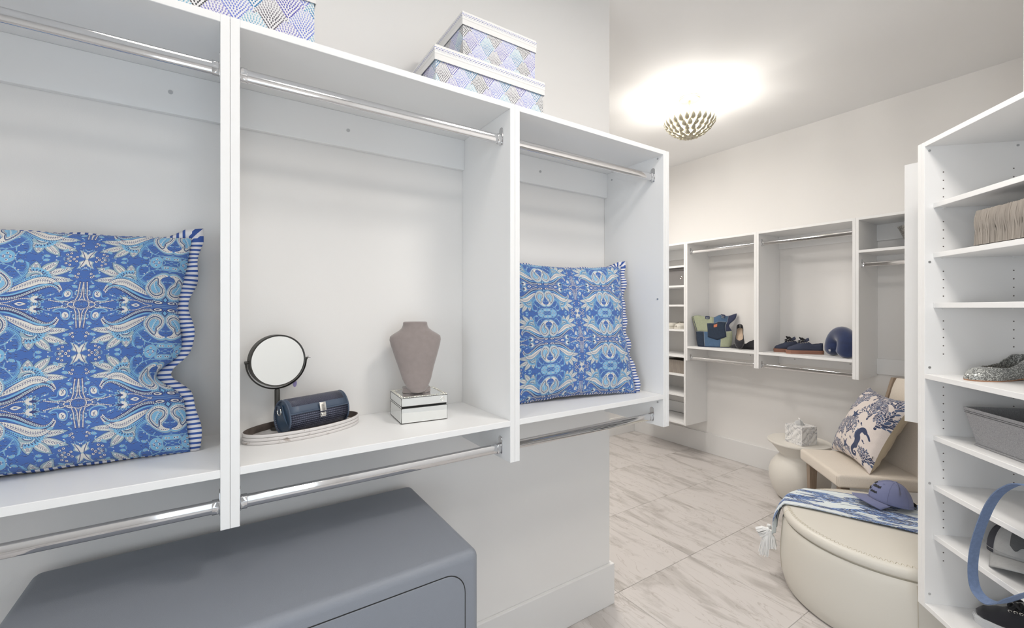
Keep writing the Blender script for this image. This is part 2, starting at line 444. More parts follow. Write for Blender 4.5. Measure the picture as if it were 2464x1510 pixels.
def paint_paisley():
    BL, NV, CR, SK, GR = (72, 108, 176), (60, 70, 118), (222, 219, 213), (124, 180, 216), (150, 174, 186)
    c = Canvas(850, 600, BL, .9); rn = random.Random(3)
    # scattered little birds
    for _ in range(260):
        x, y, a = rn.uniform(0, 850), rn.uniform(0, 600), rn.uniform(-.5, .5)
        c.line([(x-11, y+4*a), (x, y+4), (x+11, y-4)], 5, NV, smooth=0); c.line([(x-8, y-5), (x+5, y-3)], 2.6, GR, smooth=0)
    for _ in range(70):
        x, y, a0 = rn.uniform(0, 850), rn.uniform(0, 600), rn.uniform(0, 6.28)
        c.line([(x, y), (x+22*math.cos(a0), y+22*math.sin(a0)), (x+40*math.cos(a0+.5), y+40*math.sin(a0+.5))], 3.5, GR)
        for k in range(3):
            q = a0+.25*k; c.ell(x+14*(k+1)*math.cos(q)-6*math.sin(q), y+14*(k+1)*math.sin(q)+6*math.cos(q), 8, 3.5, SK, q+.7)
        c.disk(x+44*math.cos(a0+.5), y+44*math.sin(a0+.5), 6, CR)
    # twigs
    for pts in ([(545, 350), (610, 440), (660, 480), (740, 500), (850, 490)], [(630, 455), (620, 520)], [(700, 500), (760, 560), (790, 600)], [(660, 480), (690, 440)]):
        c.line(pts, 9, SK); c.line(pts, 3, GR)
    # medallion
    for x, y, rx, ry, an in ((690, 585, 62, 66, 0), (820, 530, 70, 26, 0)):
        c.ell(x, y, rx+5, ry+5, GR, an); c.ell(x, y, rx, ry, SK, an)
    for x, y in ((690, 555), (662, 590), (718, 590), (820, 532), (790, 530)):
        c.disk(x, y, 13, CR); c.disk(x+2, y, 7, NV)
    c.line([(640, 600), (690, 575), (745, 600)], 5, BL)
    # feathered frond
    fr = [(600, 285), (540, 330), (500, 400), (488, 470), (500, 520)]
    for p in crom([(a, b, 0) for a, b in fr], 7): c.line([(p.x, p.y), (p.x+34, p.y+26)], 9, SK, 2, 0)
    c.line(fr, 24, SK, 10); c.line(fr, 4, NV)
    # fan flower
    B = (440, 345)
    for tip, wd in (((95, 312), 76), ((100, 486), 84), ((248, 566), 96), ((438, 548), 90), ((490, 470), 50)):
        d = Vector(tip)-Vector(B)
        st = Vector(B)+d*.26
        c.leaf(st-d*.06, Vector(tip)+d*.03, wd+12, NV); c.leaf(st, tip, wd+4, GR); 
        c.leaf(st+d*.06, st+d*.64, wd*.62, CR)
        c.dots([tuple(st+d*.05+Vector((-d.y, d.x))*.11), tuple(Vector(tip)-d*.12+Vector((-d.y, d.x))*.05)], 5, CR, 14)
        c.dots([tuple(st+d*.05-Vector((-d.y, d.x))*.11), tuple(Vector(tip)-d*.12-Vector((-d.y, d.x))*.05)], 5, CR, 14)
        n = Vector((-d.y, d.x)).normalized()
        for i in range(7):
            o = st+d*(.12+.065*i)
            for sg in (1, -1): c.line([tuple(o), tuple(o+d*.05+n*sg*wd*.16)], 4.5, NV, smooth=0)
    for i in range(9):
        a = R(-8+i*15.5)+PI/2
        x, y = B[0]+118*math.cos(a), B[1]+100*math.sin(a); c.ell(x, y, 26, 17, SK, a); c.ell(x-10*math.cos(a), y-10*math.sin(a), 12, 6, NV, a)
    c.ell(B[0]-4, B[1]+6, 76, 62, GR); c.dots([(370, 345), (390, 400), (440, 410), (500, 395)], 6, CR, 15)
    c.ell(B[0]-6, B[1]+2, 52, 38, NV, -.5); c.ell(B[0]-4, B[1]+2, 42, 28, CR, -.5); c.ell(B[0]-2, B[1]+2, 22, 13, NV, -.5)
    # great scroll
    top = [(212, 176), (245, 225), (300, 245), (372, 212), (440, 168), (520, 110), (610, 70), (700, 66), (770, 108)]
    mid = [(225, 190), (262, 240), (330, 252), (410, 222), (490, 172), (580, 122), (670, 98), (730, 118)]
    low = [(200, 190), (250, 250), (320, 300), (400, 296), (480, 250), (560, 200), (640, 150)]
    fringe = [(255, 305), (330, 350), (410, 352), (490, 320), (560, 270), (610, 230)]
    for p in crom([(a, b, 0) for a, b in fringe], 6): c.line([(p.x, p.y), (p.x-16, p.y+30)], 10, SK, 2, 0)
    c.belly(fringe, 34, SK)
    for p in crom([(a, b, 0) for a, b in fringe], 4): c.ell(p.x, p.y+4, 3.5, 10, NV, .5)
    c.belly(low, 96, NV, p=.5); c.belly(low, 86, CR, p=.5)
    for p, q in zip(crom([(a, b, 0) for a, b in low], 4), crom([(a, b, 0) for a, b in mid], 4)):
        c.line([(p.x-6, p.y+30), (p.x+10, p.y+8), (p.x+4, p.y-20)], 3, NV); c.disk(p.x+2, p.y+2, 5, NV)
    c.belly(top, 60, NV, p=.4); c.dots(top, 9, CR, 22)
    c.belly(top, 10, GR); c.dots([(x, y-16) for x, y in top], 5, CR, 15)
    c.belly(mid, 22, SK)
    # big paisley
    O = [(760, 100), (690, 120), (628, 190), (620, 270), (660, 350), (730, 420), (800, 445), (845, 420), (790, 395), (770, 340), (812, 280), (840, 210), (830, 140)]
    def shrink(P, t, cx=722, cy=235): return [(cx+(x-cx)*t, cy+(y-cy)*t) for x, y in P]
    cl = lambda P: [(q.x, q.y) for q in crom([(a, b, 0) for a, b in P], 8, True)]
    c.poly(cl(shrink(O, 1.09)), GR); c.poly(cl(shrink(O, 1.03)), SK); c.poly(cl(shrink(O, .97)), CR)
    I = [(745, 148), (690, 170), (655, 235), (668, 300), (720, 372), (738, 330), (742, 290), (790, 240), (798, 180)]
    cx, cy = 722, 240
    for P in (shrink(O, .88),):
        c.dots(P+[P[0]], 5, NV, 19)
    c.line(cl(I), 24, NV, smooth=0); c.poly(cl(I), CR); c.dots(I+[I[0]], 5.5, GR, 15); c.line(cl(shrink(I, .82, cx, cy)), 4, NV, smooth=0)
    c.poly(cl(shrink(I, .74, cx, cy)), SK); c.line([(700, 320), (715, 250), (760, 180)], 5, CR)
    for i in range(6):
        x, y = 705+9*i, 300-23*i; c.line([(x, y), (x+17, y-3)], 4, NV, smooth=0); c.line([(x, y), (x-13, y-12)], 4, CR, smooth=0)
    # crest of the paisley
    for i in range(5): c.ell(750+i*22-30, 92-8*math.sin(i*.8), 10, 17, SK, -.5+i*.25); c.ell(750+i*22-30, 92-8*math.sin(i*.8), 4, 9, NV, -.5+i*.25)
    # H motif
    for pts in ([(0, 62), (30, 52), (62, 32), (70, 0)], [(45, 45), (90, 40), (130, 0)]): c.line(pts, 17, NV); c.line(pts, 9, CR)
    c.line([(62, 30), (105, 22), (140, 38), (210, 34), (300, 58)], 17, NV); c.dots([(62, 30), (105, 22), (140, 38), (210, 34), (300, 58)], 6.5, CR, 15)
    for x in (12, 44):
        P = [(x+14, 62), (x, 110), (x-4, 180), (x-12, 290)]; c.line(P, 19, NV); c.dots(P, 6.5, CR, 15)
    # small paisley
    S = [(105, 170), (98, 110), (122, 70), (180, 52), (225, 66), (240, 92), (200, 84), (178, 105), (172, 150), (140, 185)]
    c.poly(cl(shrink(S, 1.15, 140, 125)), GR); c.poly(cl(S), BL); c.line(cl(S), 7, SK, smooth=0)
    c.ell(138, 136, 30, 40, CR, .15); c.dots([(128, 160), (138, 130), (150, 112)], 5, NV, 14); c.dots([(145, 160), (126, 128)], 5, NV, 16)
    # rosette
    for i in range(12):
        a = 2*PI*i/12; c.ell(398+52*math.cos(a), 62+48*math.sin(a), 24, 12, SK if i % 2 else GR, a); c.ell(398+50*math.cos(a), 62+46*math.sin(a), 14, 5, NV, a)
    for i in range(7):
        a = R(-95+i*32); c.ell(402+30*math.cos(a), 60+28*math.sin(a), 18, 10, CR, a)
    c.ell(378, 60, 30, 15, NV)
    c.line([(450, 70), (540, 60), (620, 20), (700, 0)], 15, NV); c.dots([(450, 70), (540, 60), (620, 20), (700, 0)], 6, CR, 15)
    # arch and tears near the axis
    c.line([(480, 0), (530, 16), (560, 0)], 14, CR); c.line([(470, 0), (535, 30), (585, 0)], 5, NV)
    c.ell(770, 50, 62, 27, NV); c.ell(772, 50, 46, 18, CR); c.ell(768, 50, 26, 8, NV)
    c.poly([(850, 60), (826, 92), (850, 124), (870, 92)], SK); c.line([(850, 50), (818, 92), (850, 134)], 9, NV, smooth=0)
    c.line([(690, 18), (760, 10), (850, 14)], 4, GR)
    # bow-tie
    c.poly([(0, 530), (18, 500), (84, 462), (60, 520), (72, 560), (20, 590), (10, 600), (0, 600)], GR)
    c.poly([(0, 540), (20, 510), (70, 474), (48, 522), (56, 556), (14, 585), (0, 600)], CR); c.line([(18, 590), (30, 545), (54, 490)], 7, NV)
    # berries and sky fans
    for x, y in ((150, 572), (185, 540), (118, 596), (172, 600), (92, 570), (150, 520), (60, 400), (90, 372), (66, 355), (250, 320)):
        c.disk(x, y, 17, NV); c.disk(x, y, 13, CR); c.disk(x+2, y+1, 6, NV)
    for x, y, a in ((190, 495, .9), (118, 392, .3), (360, 590, -.2), (560, 560, .4), (72, 250, .5), (240, 285, .2)):
        for i in range(5):
            b = a+R(-50+25*i); c.ell(x+20*math.sin(b), y-20*math.cos(b), 8, 19, SK if i % 2 == 0 else GR, b)
    c.mirror(); return c

def paint_coral():
    BG, N1, N2 = (222, 212, 206), (58, 68, 98), (80, 96, 128)
    c = Canvas(900, 800, BG, 1.0); rn = random.Random(11)
    def coral(x, y, a, L, w, d):
        if d == 0 or L < 8: return
        bx_, by = x+L*math.sin(a), y-L*math.cos(a); m = (x+L*.5*math.sin(a+.25), y-L*.5*math.cos(a+.25))
        c.line([(x, y), m, (bx_, by)], w*1.32, BG, w*1.2, 4)
        c.line([(x, y), m, (bx_, by)], w, N1 if rn.random() < .6 else N2, w*.8, 4)
        for s_ in (-1, 1): coral(bx_, by, a+s_*rn.uniform(.25, .62), L*rn.uniform(.68, .9), w*.84, d-1)
        if rn.random() < .35: coral(bx_, by, a, L*.8, w*.8, d-1)
    for x, y, a, L, d in ((150, 640, .1, 62, 6), (430, 560, 0, 60, 6), (660, 300, -.1, 62, 6), (120, 330, .3, 56, 6), (330, 210, -.5, 50, 5), (820, 360, .5, 44, 5), (800, 740, .3, 40, 5), (560, 130, .4, 50, 5), (80, 120, .2, 54, 6), (860, 140, 0, 50, 5), (300, 800, .2, 44, 5), (600, 790, .1, 40, 4), (470, 60, -.3, 50, 6), (40, 760, .4, 52, 6), (700, 90, .2, 46, 5), (330, 90, -.2, 46, 5), (870, 300, -.6, 44, 5)):
        c.line([(x, y+26), (x, y)], 28, N1, 22, 0)
        for k in (-.75, -.3, .2, .7): coral(x, y, a+k, L*rn.uniform(.95, 1.15), 22, d-1)
    def star(x, y, r, a):
        P = []
        for i in range(10):
            q = r if i % 2 == 0 else r*.36; b = a+PI*i/5; P.append((x+q*math.sin(b), y-q*math.cos(b)))
        c.poly([(x+(px-x)*1.12, y+(py-y)*1.12) for px, py in P], BG); c.poly(P, N1)
        for i in range(5):
            b = a+2*PI*i/5; c.line([(x, y), (x+r*.7*math.sin(b), y-r*.7*math.cos(b))], 6, N2, 3, 0)
    for q in ((440, 330, 74, .1), (262, 400, 58, .3), (480, 690, 80, .35), (700, 170, 50, .2)): star(*q)
    def fish(x, y, L, a):
        ca, sa = math.cos(a), math.sin(a); T = lambda u, v: (x+u*ca-v*sa, y+u*sa+v*ca)
        c.poly([T(-L*.62, 0), T(-L*.3, -L*.2), T(L*.2, -L*.18), T(L*.42, -L*.03), T(L*.66, -L*.18), T(L*.66, L*.18), T(L*.42, L*.04), T(L*.1, L*.2), T(-L*.35, L*.16)], N1)
    for q in ((560, 390, 46, .5), (640, 400, 50, .5), (680, 470, 46, .4), (530, 250, 38, .5), (360, 640, 40, .5), (430, 600, 40, .4), (560, 590, 44, .4), (250, 600, 40, .6), (360, 700, 38, .4), (240, 490, 34, .4), (770, 560, 38, .6), (640, 240, 34, .3)):
        c.ell(q[0], q[1], q[2]*.9, q[2]*.45, BG, q[3]); fish(*q)
    # seahorse
    P = [(760, 470), (722, 452), (690, 470), (672, 520), (690, 570), (680, 620), (650, 650), (628, 690), (640, 728), (672, 730), (680, 706), (660, 700)]
    c.line([(x, y) for x, y in P], 96, BG, 60)
    W = [40, 52, 62, 84, 92, 76, 46, 34, 28, 22, 18, 14]
    Q = crom([(x, y, 0) for x, y in P], 6); n = len(Q)-1
    for i in range(n):
        f = lambda t: W[min(11, int(t*11))]*(1-(t*11) % 1)+W[min(11, int(t*11)+1)]*((t*11) % 1) if t < 1 else W[11]
        c.seg((Q[i].x, Q[i].y), (Q[i+1].x, Q[i+1].y), f(i/n)/2, f((i+1)/n)/2, N1)
    c.line([(760, 468), (800, 490), (822, 520)], 22, N1, 16)
    for i in range(9): c.line([(655-2*i, 470+12*i), (636-2*i, 462+13*i)], 10, N2, 3, 0)
    # thread texture
    c.a += np.random.RandomState(2).normal(0, 5, c.a.shape[:2])[..., None].astype(np.float32)
    return c

def paint_fans():
    """drop-shaped brush marks in fan-shaped clusters"""
    BG = (229, 228, 228); c = Canvas(800, 480, BG, 1.0); rn = random.Random(5)
    cols = [(58, 58, 62), (84, 80, 172), (108, 122, 204), (44, 118, 172), (88, 84, 92), (84, 106, 188)]
    tints = [(104, 102, 108), (132, 128, 196), (148, 160, 218), (136, 184, 204), (150, 146, 156), (156, 168, 214)]
    for row in (4, 3, 2, 1, 0, -1):
        for k in range(-1, 5):
            ox = k*200+(100 if row % 2 else 0); oy = row*120+232
            ci = ((0, 2, 4, 2), (1, 3, 1, 3))[row % 2][k % 4]
            for dx in (-800, 0, 800):
                if not -130 < ox+dx < 930: continue
                c.poly([(ox+dx, oy+8)]+[(ox+dx+104*math.sin(R(t))*(1 if abs(t) < 60 else .96), oy-128-92*math.cos(R(t))) for t in range(-84, 85, 12)], BG)
                for ring in range(14):
                    r = 14+ring*15.2; half = R(35) if r < 130 else math.asin(min(1, max(0, 98*math.sqrt(max(0, 1-((r-128)/96)**2))/r)))
                    n = max(1, int(2*half*r/15.5)+1)
                    for i in range(n):
                        a = (i/(n-1)-.5)*2*half if n > 1 else 0
                        x, y = ox+dx+r*math.sin(a), oy-r*math.cos(a); L = 7.5+rn.uniform(-1, 2)
                        if r > 128: y = oy-128-(r-128)*math.cos(a*.4)
                        if r > 128: y = oy-r*math.cos(a)
                        t = r/215; f = max(0, t-.55)*.8; m = min(1, max(0, t-.35)*2.2)
                        col = tuple(p+(q-p)*m for p, q in zip(cols[ci], tints[ci])); col = tuple(q+(g-q)*f for q, g in zip(col, BG))
                        c.leaf((x+L*math.sin(a), y-L*math.cos(a)), (x-L*math.sin(a), y+L*math.cos(a)), 9.4, col)
    return c
def paint_dashes():
    c = Canvas(640, 60, (229, 228, 226), 1.0); rn = random.Random(9)
    for i in range(32):
        for y, col, w in ((12, (104, 112, 186), 5), (25, (92, 96, 150), 6), (38, (168, 174, 196), 4)):
            x = i*20+(8 if y == 25 else 0); c.line([(x+2, y), (x+13, y+rn.uniform(-1, 1))], w, col, w*.7, 0)
    return c
def paint_palm():
    BG = (226, 234, 236); c = Canvas(1200, 520, BG, 1.0); rn = random.Random(21)
    cols = [(36, 56, 104), (62, 96, 158), (92, 128, 190), (128, 160, 208), (64, 74, 104)]
    def frond(x, y, a, L, n, w):
        px, py = x, y; bend = rn.uniform(-.5, .5)
        spine = []
        for i in range(n):
            t = i/(n-1); b = a+bend*t; spine.append((px, py, b)); px += L/n*math.cos(b); py += L/n*math.sin(b)
        for i, (sx, sy, b) in enumerate(spine):
            t = i/(n-1); ll = w*(math.sin(PI*(t*.85+.1)))
            for sg in (-1, 1):
                q = b+sg*rn.uniform(.45, .8); col = cols[rn.randrange(5)]
                c.leaf((sx, sy), (sx+ll*math.cos(q), sy+ll*math.sin(q)), 7, col, sg*3)
        c.line([(s[0], s[1]) for s in spine], 4, cols[0], 1.5, 0)
    for i in range(34): frond(rn.uniform(-60, 1200), rn.uniform(-20, 540), rn.uniform(-.5, .5)+(PI if rn.random() < .3 else 0), rn.uniform(180, 380), 34, rn.uniform(46, 92))
    for i in range(60):
        x, y = rn.uniform(0, 1100), rn.uniform(0, 520); L = rn.uniform(80, 260)
        c.line([(x, y), (x+L*.5, y+rn.uniform(-8, 8)), (x+L, y+rn.uniform(-14, 14))], rn.uniform(2, 5), cols[rn.randrange(4)] if rn.random() < .6 else BG, 1)
    for cx_, cy_, rr in ((160, 200, 150), (420, 180, 120), (640, 330, 90), (900, 140, 95)):
        for i in range(26):
            a = rn.uniform(0, 2*PI); r_ = rr*rn.random(); c.line([(cx_+r_*math.cos(a)-40, cy_+r_*.6*math.sin(a)), (cx_+r_*math.cos(a)+50, cy_+r_*.6*math.sin(a)+rn.uniform(-6, 6))], rn.uniform(8, 18), BG, 3)
    for y in (6, 514): c.line([(0, y), (1200, y)], 5, cols[0], None, 0)
    return c
M['paisley'] = print_mat('paisley_print', paint_paisley(), .85, .1)
M['coral'] = print_mat('coral_print', paint_coral(), .9, .2)
M['fans'] = print_mat('brushed_fan_print', paint_fans(), .55, 0, 0)
M['dashes'] = print_mat('dashed_border_print', paint_dashes(), .5, 0, 0)
M['palm'] = print_mat('palm_print', paint_palm(), .95, .3, .2)
M['paper'] = mat('glossy_white_card', srgb(229, 228, 226), .5)
# ------------------------------------------------------------------ the room
CEIL, FARX, BACKY, LEFTY = 3.03, 4.13, 3.58, 1.56
RIGHTY = 0.31
def struct(name, bm, m, parent=None, **k):
    o = obj(name, bm, m, parent, **k)
    if parent is None: o['kind'] = 'structure'
    return o
# floor: a mortar bed with square porcelain tiles laid on it, each its own piece
floor = struct('floor', bx((-2.35, -1.6, -.06), (4.25, 3.7, -.0035)), M['grout'])
TS = .6096; tx0, ty0 = 1.71-TS*6, 1.59-TS*5
tile_bm = bx((.001, .001, -.012), (TS-.001, TS-.001, 0))
t0 = None
for i in range(11):
    for j in range(9):
        x, y = tx0+i*TS, ty0+j*TS
        if x > 4.1 or y > 3.55 or (x < .3 and y > 1.0): continue
        if t0 is None:
            t0 = obj('tile', tile_bm, M['tile'], floor, bevel=.0015, seg=1, loc=(x, y, 0))
        else: link_copy(t0, 'tile', floor, (x, y, 0))
struct('ceiling', bx((-2.35, -1.6, CEIL), (4.25, 3.7, CEIL+.08)), M['ceiling'])
WX = 1.615
struct('wall_left', bx((-2.35, LEFTY, 0), (WX, LEFTY+.13, CEIL)), M['wall'])
struct('wall_far', bx((FARX, RIGHTY-.1, 0), (FARX+.1, BACKY+.1, CEIL)), M['wall'])
struct('wall_back', bx((-2.35, BACKY, 0), (FARX+.1, BACKY+.1, CEIL)), M['wall'])
k7 = math.sqrt(.5)
P0 = Vector((2.308, .5624, 0)); TD = Vector((-k7, -k7, 0)); SD = Vector((k7, -k7, 0))
def BS(t, s_, z=0): p = P0+TD*t+SD*s_; return (p.x, p.y, z)
bkA = P0+SD*.352
struct('wall_right', bx((bkA.x, RIGHTY-.1, 0), (FARX+.1, RIGHTY, CEIL)), M['wall'])
# the wall across the corner, behind the angled bookcase
diag = BM(); a, b = BS(-.01, .354), BS(2.4, .354); c, d = BS(2.4, .454), BS(-.01, .454)
prism_z([(a[0], a[1]), (b[0], b[1]), (c[0], c[1]), (d[0], d[1])], 0, CEIL, diag)
struct('wall_diagonal', diag, M['wall'])
q = BS(2.4, .354)
# wall behind the camera, with a glazed door that lets daylight in
WY = -1.45
front = BM(); DX0, DX1, DZ = -.36, .60, 2.12
box(front, (-2.35, WY-.1, 0), (DX0, WY, CEIL)); box(front, (DX1, WY-.1, 0), (q[0]+.12, WY, CEIL)); box(front, (DX0, WY-.1, DZ), (DX1, WY, CEIL))
struct('wall_front', front, M['wall'])
side = BM(); VY0, VY1, VZ0, VZ1 = -.95, .35, .70, 2.20  # side wall, with an opening made up for the side fill light
for lo, hi in (((-2.35, -1.6, 0), (-2.25, VY0, CEIL)), ((-2.35, VY1, 0), (-2.25, 3.7, CEIL)), ((-2.35, VY0, 0), (-2.25, VY1, VZ0)), ((-2.35, VY0, VZ1), (-2.25, VY1, CEIL))): box(side, lo, hi)
struct('wall_side', side, M['wall'])
fr = BM()
for lo, hi in (((-2.33, VY0, VZ0), (-2.27, VY0+.05, VZ1)), ((-2.33, VY1-.05, VZ0), (-2.27, VY1, VZ1)), ((-2.33, VY0+.05, VZ0), (-2.27, VY1-.05, VZ0+.05)), ((-2.33, VY0+.05, VZ1-.05), (-2.27, VY1-.05, VZ1)), ((-2.32, (VY0+VY1)/2-.015, VZ0+.05), (-2.28, (VY0+VY1)/2+.015, VZ1-.05))): box(fr, lo, hi)
struct('added_window_1', fr, M['trim'], bevel=.002)  # unseen window frame, added around the side fill light
fr = BM()
for lo, hi in (((DX0, WY-.08, 0), (DX0+.06, WY-.02, DZ)), ((DX1-.06, WY-.08, 0), (DX1, WY-.02, DZ)), ((DX0+.06, WY-.08, DZ-.07), (DX1-.06, WY-.02, DZ)), ((DX0+.06, WY-.08, 0), (DX1-.06, WY-.02, .12))):
    box(fr, lo, hi)
struct('door_1', fr, M['trim'], bevel=.002)
# baseboards
def base(name, boxes):
    bm = BM()
    for lo, hi in boxes: box(bm, lo, hi)
    struct(name, bm, M['trim'], bevel=.003)
BH, BT = .20, .018
base('baseboard_left', [((-2.25, LEFTY-BT, 0), (WX+BT, LEFTY, BH)), ((WX, LEFTY, 0), (WX+BT, LEFTY+.13+BT, BH))])
base('baseboard_far', [((FARX-BT, RIGHTY+BT, 0), (FARX, BACKY-BT, BH))])
base('baseboard_back', [((-2.2, BACKY-BT, 0), (FARX, BACKY, BH))])
base('baseboard_right', [((bkA.x+.01, RIGHTY, 0), (FARX, RIGHTY+BT, BH))])

# ------------------------------------------------------------------ closet units
TH = .019
def oval_rod(x0, x1, y, z, n=20):
    """oval closet rod, taller than deep"""
    bm = BM(); rings = []
    for x in (x0, x1):
        r = []
        for i in range(n):
            a = 2*PI*i/n; ca, sa = math.cos(a), math.sin(a)
            r.append((x, y+.0075*ca, z+.0075*sa+(.0085 if sa > 1e-6 else -.0085 if sa < -1e-6 else 0)))
        rings.append(r)
    ring_loft(bm, rings); return bm
def rod_bracket(x, y, z, sgn):
    bm = BM(); n = 10; prof = []
    for i in range(n+1): a = PI*i/n; prof.append((y+.0115*math.cos(a), z+.030+.0115*math.sin(a)))
    prof += [(y-.0115, z-.012), (y-.009, z-.0195), (y+.009, z-.0195), (y+.0115, z-.012)]
    p = [bm.verts.new((x, a, b)) for a, b in prof]; q_ = [bm.verts.new((x+sgn*.0025, a, b)) for a, b in prof]
    bm.faces.new(p); bm.faces.new(q_[::-1])
    for i in range(len(prof)): j = (i+1) % len(prof); bm.faces.new((p[i], q_[i], q_[j], p[j]))
    cup = oval_rod(x+sgn*.0025, x+sgn*.017, y, z)
    for v in cup.verts: v.co.y = y+(v.co.y-y)*1.28; v.co.z = z+(v.co.z-z)*1.14
    me = bpy.data.meshes.new('t'); cup.to_mesh(me); cup.free(); bm.from_mesh(me); bpy.data.meshes.remove(me)
    return bm
def screw_bm(p, ax, r=.0055):
    """flat round screw head; ax: outward axis"""
    p, ax = Vector(p), Vector(ax); bm = BM(); tube([p-ax*.001, p+ax*.0016], r, 14, bm, up=(0, 0, 1) if abs(ax.z) < .5 else (1, 0, 0))
    tube([p+ax*.0014, p+ax*.0019], r*.42, 6, bm, up=(0, 0, 1) if abs(ax.z) < .5 else (1, 0, 0))
    return bm
def add_rod(unit, x0, x1, y, z):
    rod = obj('hanging_rod', oval_rod(x0+.003, x1-.003, y, z), M['chrome'], unit, smooth=True, sharp=60)
    for x, s_ in ((x0, 1), (x1, -1)): obj('rod_bracket', rod_bracket(x, y, z, s_), M['chrome'], rod, bevel=.0008, seg=1, smooth=True)
    return rod
def add_rail(unit, x0, x1, d, z0, z1, screws=()):
    r = obj('back_rail', bx((x0, d-TH, z0), (x1, d, z1)), M['board'], unit, bevel=.0012, seg=1)
    for x in screws: obj('screw', screw_bm((x, d-TH, (z0+z1)/2), (0, -1, 0)), M['steel'], r, smooth=True)
def panel(unit, name, lo, hi): return obj(name, bx(lo, hi), M['board'], unit, bevel=.0010, seg=1)
def hanging_unit(label, loc, rz, w_, d, bot, top, shelves, rods, rails, group=None, extra_side=False, cams=()):
    """wall-hung carcass; local x to the right, y into the wall, z up from the floor; x=0 is the outside of its left side"""
    u = thing('closet_unit', label, 'closet unit', loc, rz, group)
    panel(u, 'side_panel', (0, 0, bot), (TH, d, top)); panel(u, 'side_panel', (w_-TH, 0, bot), (w_, d, top))
    if extra_side: panel(u, 'end_panel', (w_+.0006, 0, bot), (w_+TH, d, top))
    panel(u, 'top_panel', (TH, 0, top-TH), (w_-TH, d, top))
    for z in shelves: panel(u, 'shelf', (TH, .0, z-TH), (w_-TH, d, z))
    for y, z in rods: add_rod(u, TH, w_-TH, y, z)
    for z0, z1, sc in rails: add_rail(u, TH, w_-TH, d, z0, z1, sc)
    for x, y, z, ax in cams: obj('screw', screw_bm((x, y, z), ax, .0042), M['steel'], u, smooth=True)
    return u
# left run, facing the aisle
TOP, BOT, SH = 2.155, .963, 1.103
FY, DP = 1.21, LEFTY-1.21-.0005
RODS = [(.055, 2.050), (.060, .998)]
def left_unit(x0, x1, label, screws, **k):
    s2 = [x-x0 for x in screws]
    return hanging_unit(label, (x0, FY, 0), 0, x1-x0, DP, BOT, TOP, [SH], RODS, [(2.019, TOP-TH, s2), (.985, SH-TH, s2)], 'hanging units along the left wall', **k)
left_unit(-.7875, .0121, 'white hanging unit at the left frame edge, holding the larger paisley pillow', [-.70, -.124])
left_unit(.0127, .8104, 'white hanging unit above the safe, with the round mirror and bust on its shelf', [.352])
WB3 = 1.5985-.811
left_unit(.811, 1.5985, 'white hanging unit at the end of the left wall, with the smaller paisley pillow', [1.166], extra_side=True,
          cams=[(WB3-TH, .03, 2.126, (-1, 0, 0)), (WB3-TH, .30, 2.10, (-1, 0, 0)), (WB3-TH, .03, 1.515, (-1, 0, 0)), (WB3-TH, .03, 1.066, (-1, 0, 0))])
# far run, on the far wall; local x runs towards -Y
FX = 3.77; FD = FARX-FX-.0005; FT = 2.12
def far_unit(y0, y1, label, shelves, rods, rails, **k):
    return hanging_unit(label, (FX, y0, 0), R(-90), y0-y1, FD, k.pop('bot', BOT), FT, shelves, rods, rails, 'hanging units on the far wall', **k)
far_unit(2.631, 1.952, 'white hanging unit on the far wall, holding the denim tote and black flats', [1.102], [(.05, 2.02), (.05, .985)], [(1.995, FT-TH, [.12, .55]), (.985, 1.083, [.45])])
far_unit(1.951, 1.2546, 'white hanging unit on the far wall, holding the navy sneakers and neck pillow', [1.102], [(.05, 2.02), (.05, .985)], [(1.995, FT-TH, [.12, .55]), (.985, 1.083, [.15, .55])])
far_unit(1.254, .52, 'white hanging unit in the far right corner above the cream chair', [1.887], [(.05, 1.785)], [(1.98, FT-TH, []), (1.80, 1.868, []), (.979, 1.096, [])])
# shelf tower, left of the far run
tw = thing('shelf_tower', 'tall white shelf tower left of the denim tote on the far wall', 'shelf tower', (FX, 3.20, 0), R(-90))
TW_ = 3.20-2.632
panel(tw, 'side_panel', (0, 0, .32), (TH, FD, FT)); panel(tw, 'side_panel', (TW_-TH, 0, .32), (TW_, FD, FT))
panel(tw, 'top_panel', (TH, 0, FT-TH), (TW_-TH, FD, FT))
TWS = [1.895, 1.700, 1.508, 1.262, 1.005, .820, .620, .345]
for z in TWS: panel(tw, 'shelf', (TH, .0, z-TH), (TW_-TH, FD, z))
panel(tw, 'back_rail', (TH, FD-TH, 1.995), (TW_-TH, FD, FT-TH)); panel(tw, 'back_rail', (TH, FD-TH, .35), (TW_-TH, FD, .46))
# unit on the short right wall: only its near end shows, beside the bookcase
ru = thing('closet_unit', 'white hanging unit on the right wall whose plain end panel shows beside the bookcase', 'closet unit', (3.20, RIGHTY+.365, 0), R(180))
RW = 3.20-2.584; RD = .364
panel(ru, 'side_panel', (0, 0, BOT), (TH, RD, 2.125)); panel(ru, 'side_panel', (RW-TH, 0, BOT), (RW, RD, 2.125))
panel(ru, 'top_panel', (TH, 0, 2.106), (RW-TH, RD, 2.125)); panel(ru, 'shelf', (TH, 0, 1.083), (RW-TH, RD, 1.102)); add_rod(ru, TH, RW-TH, .05, 2.02)
panel(ru, 'back_rail', (TH, RD-TH, 2.0), (RW-TH, RD, 2.106))
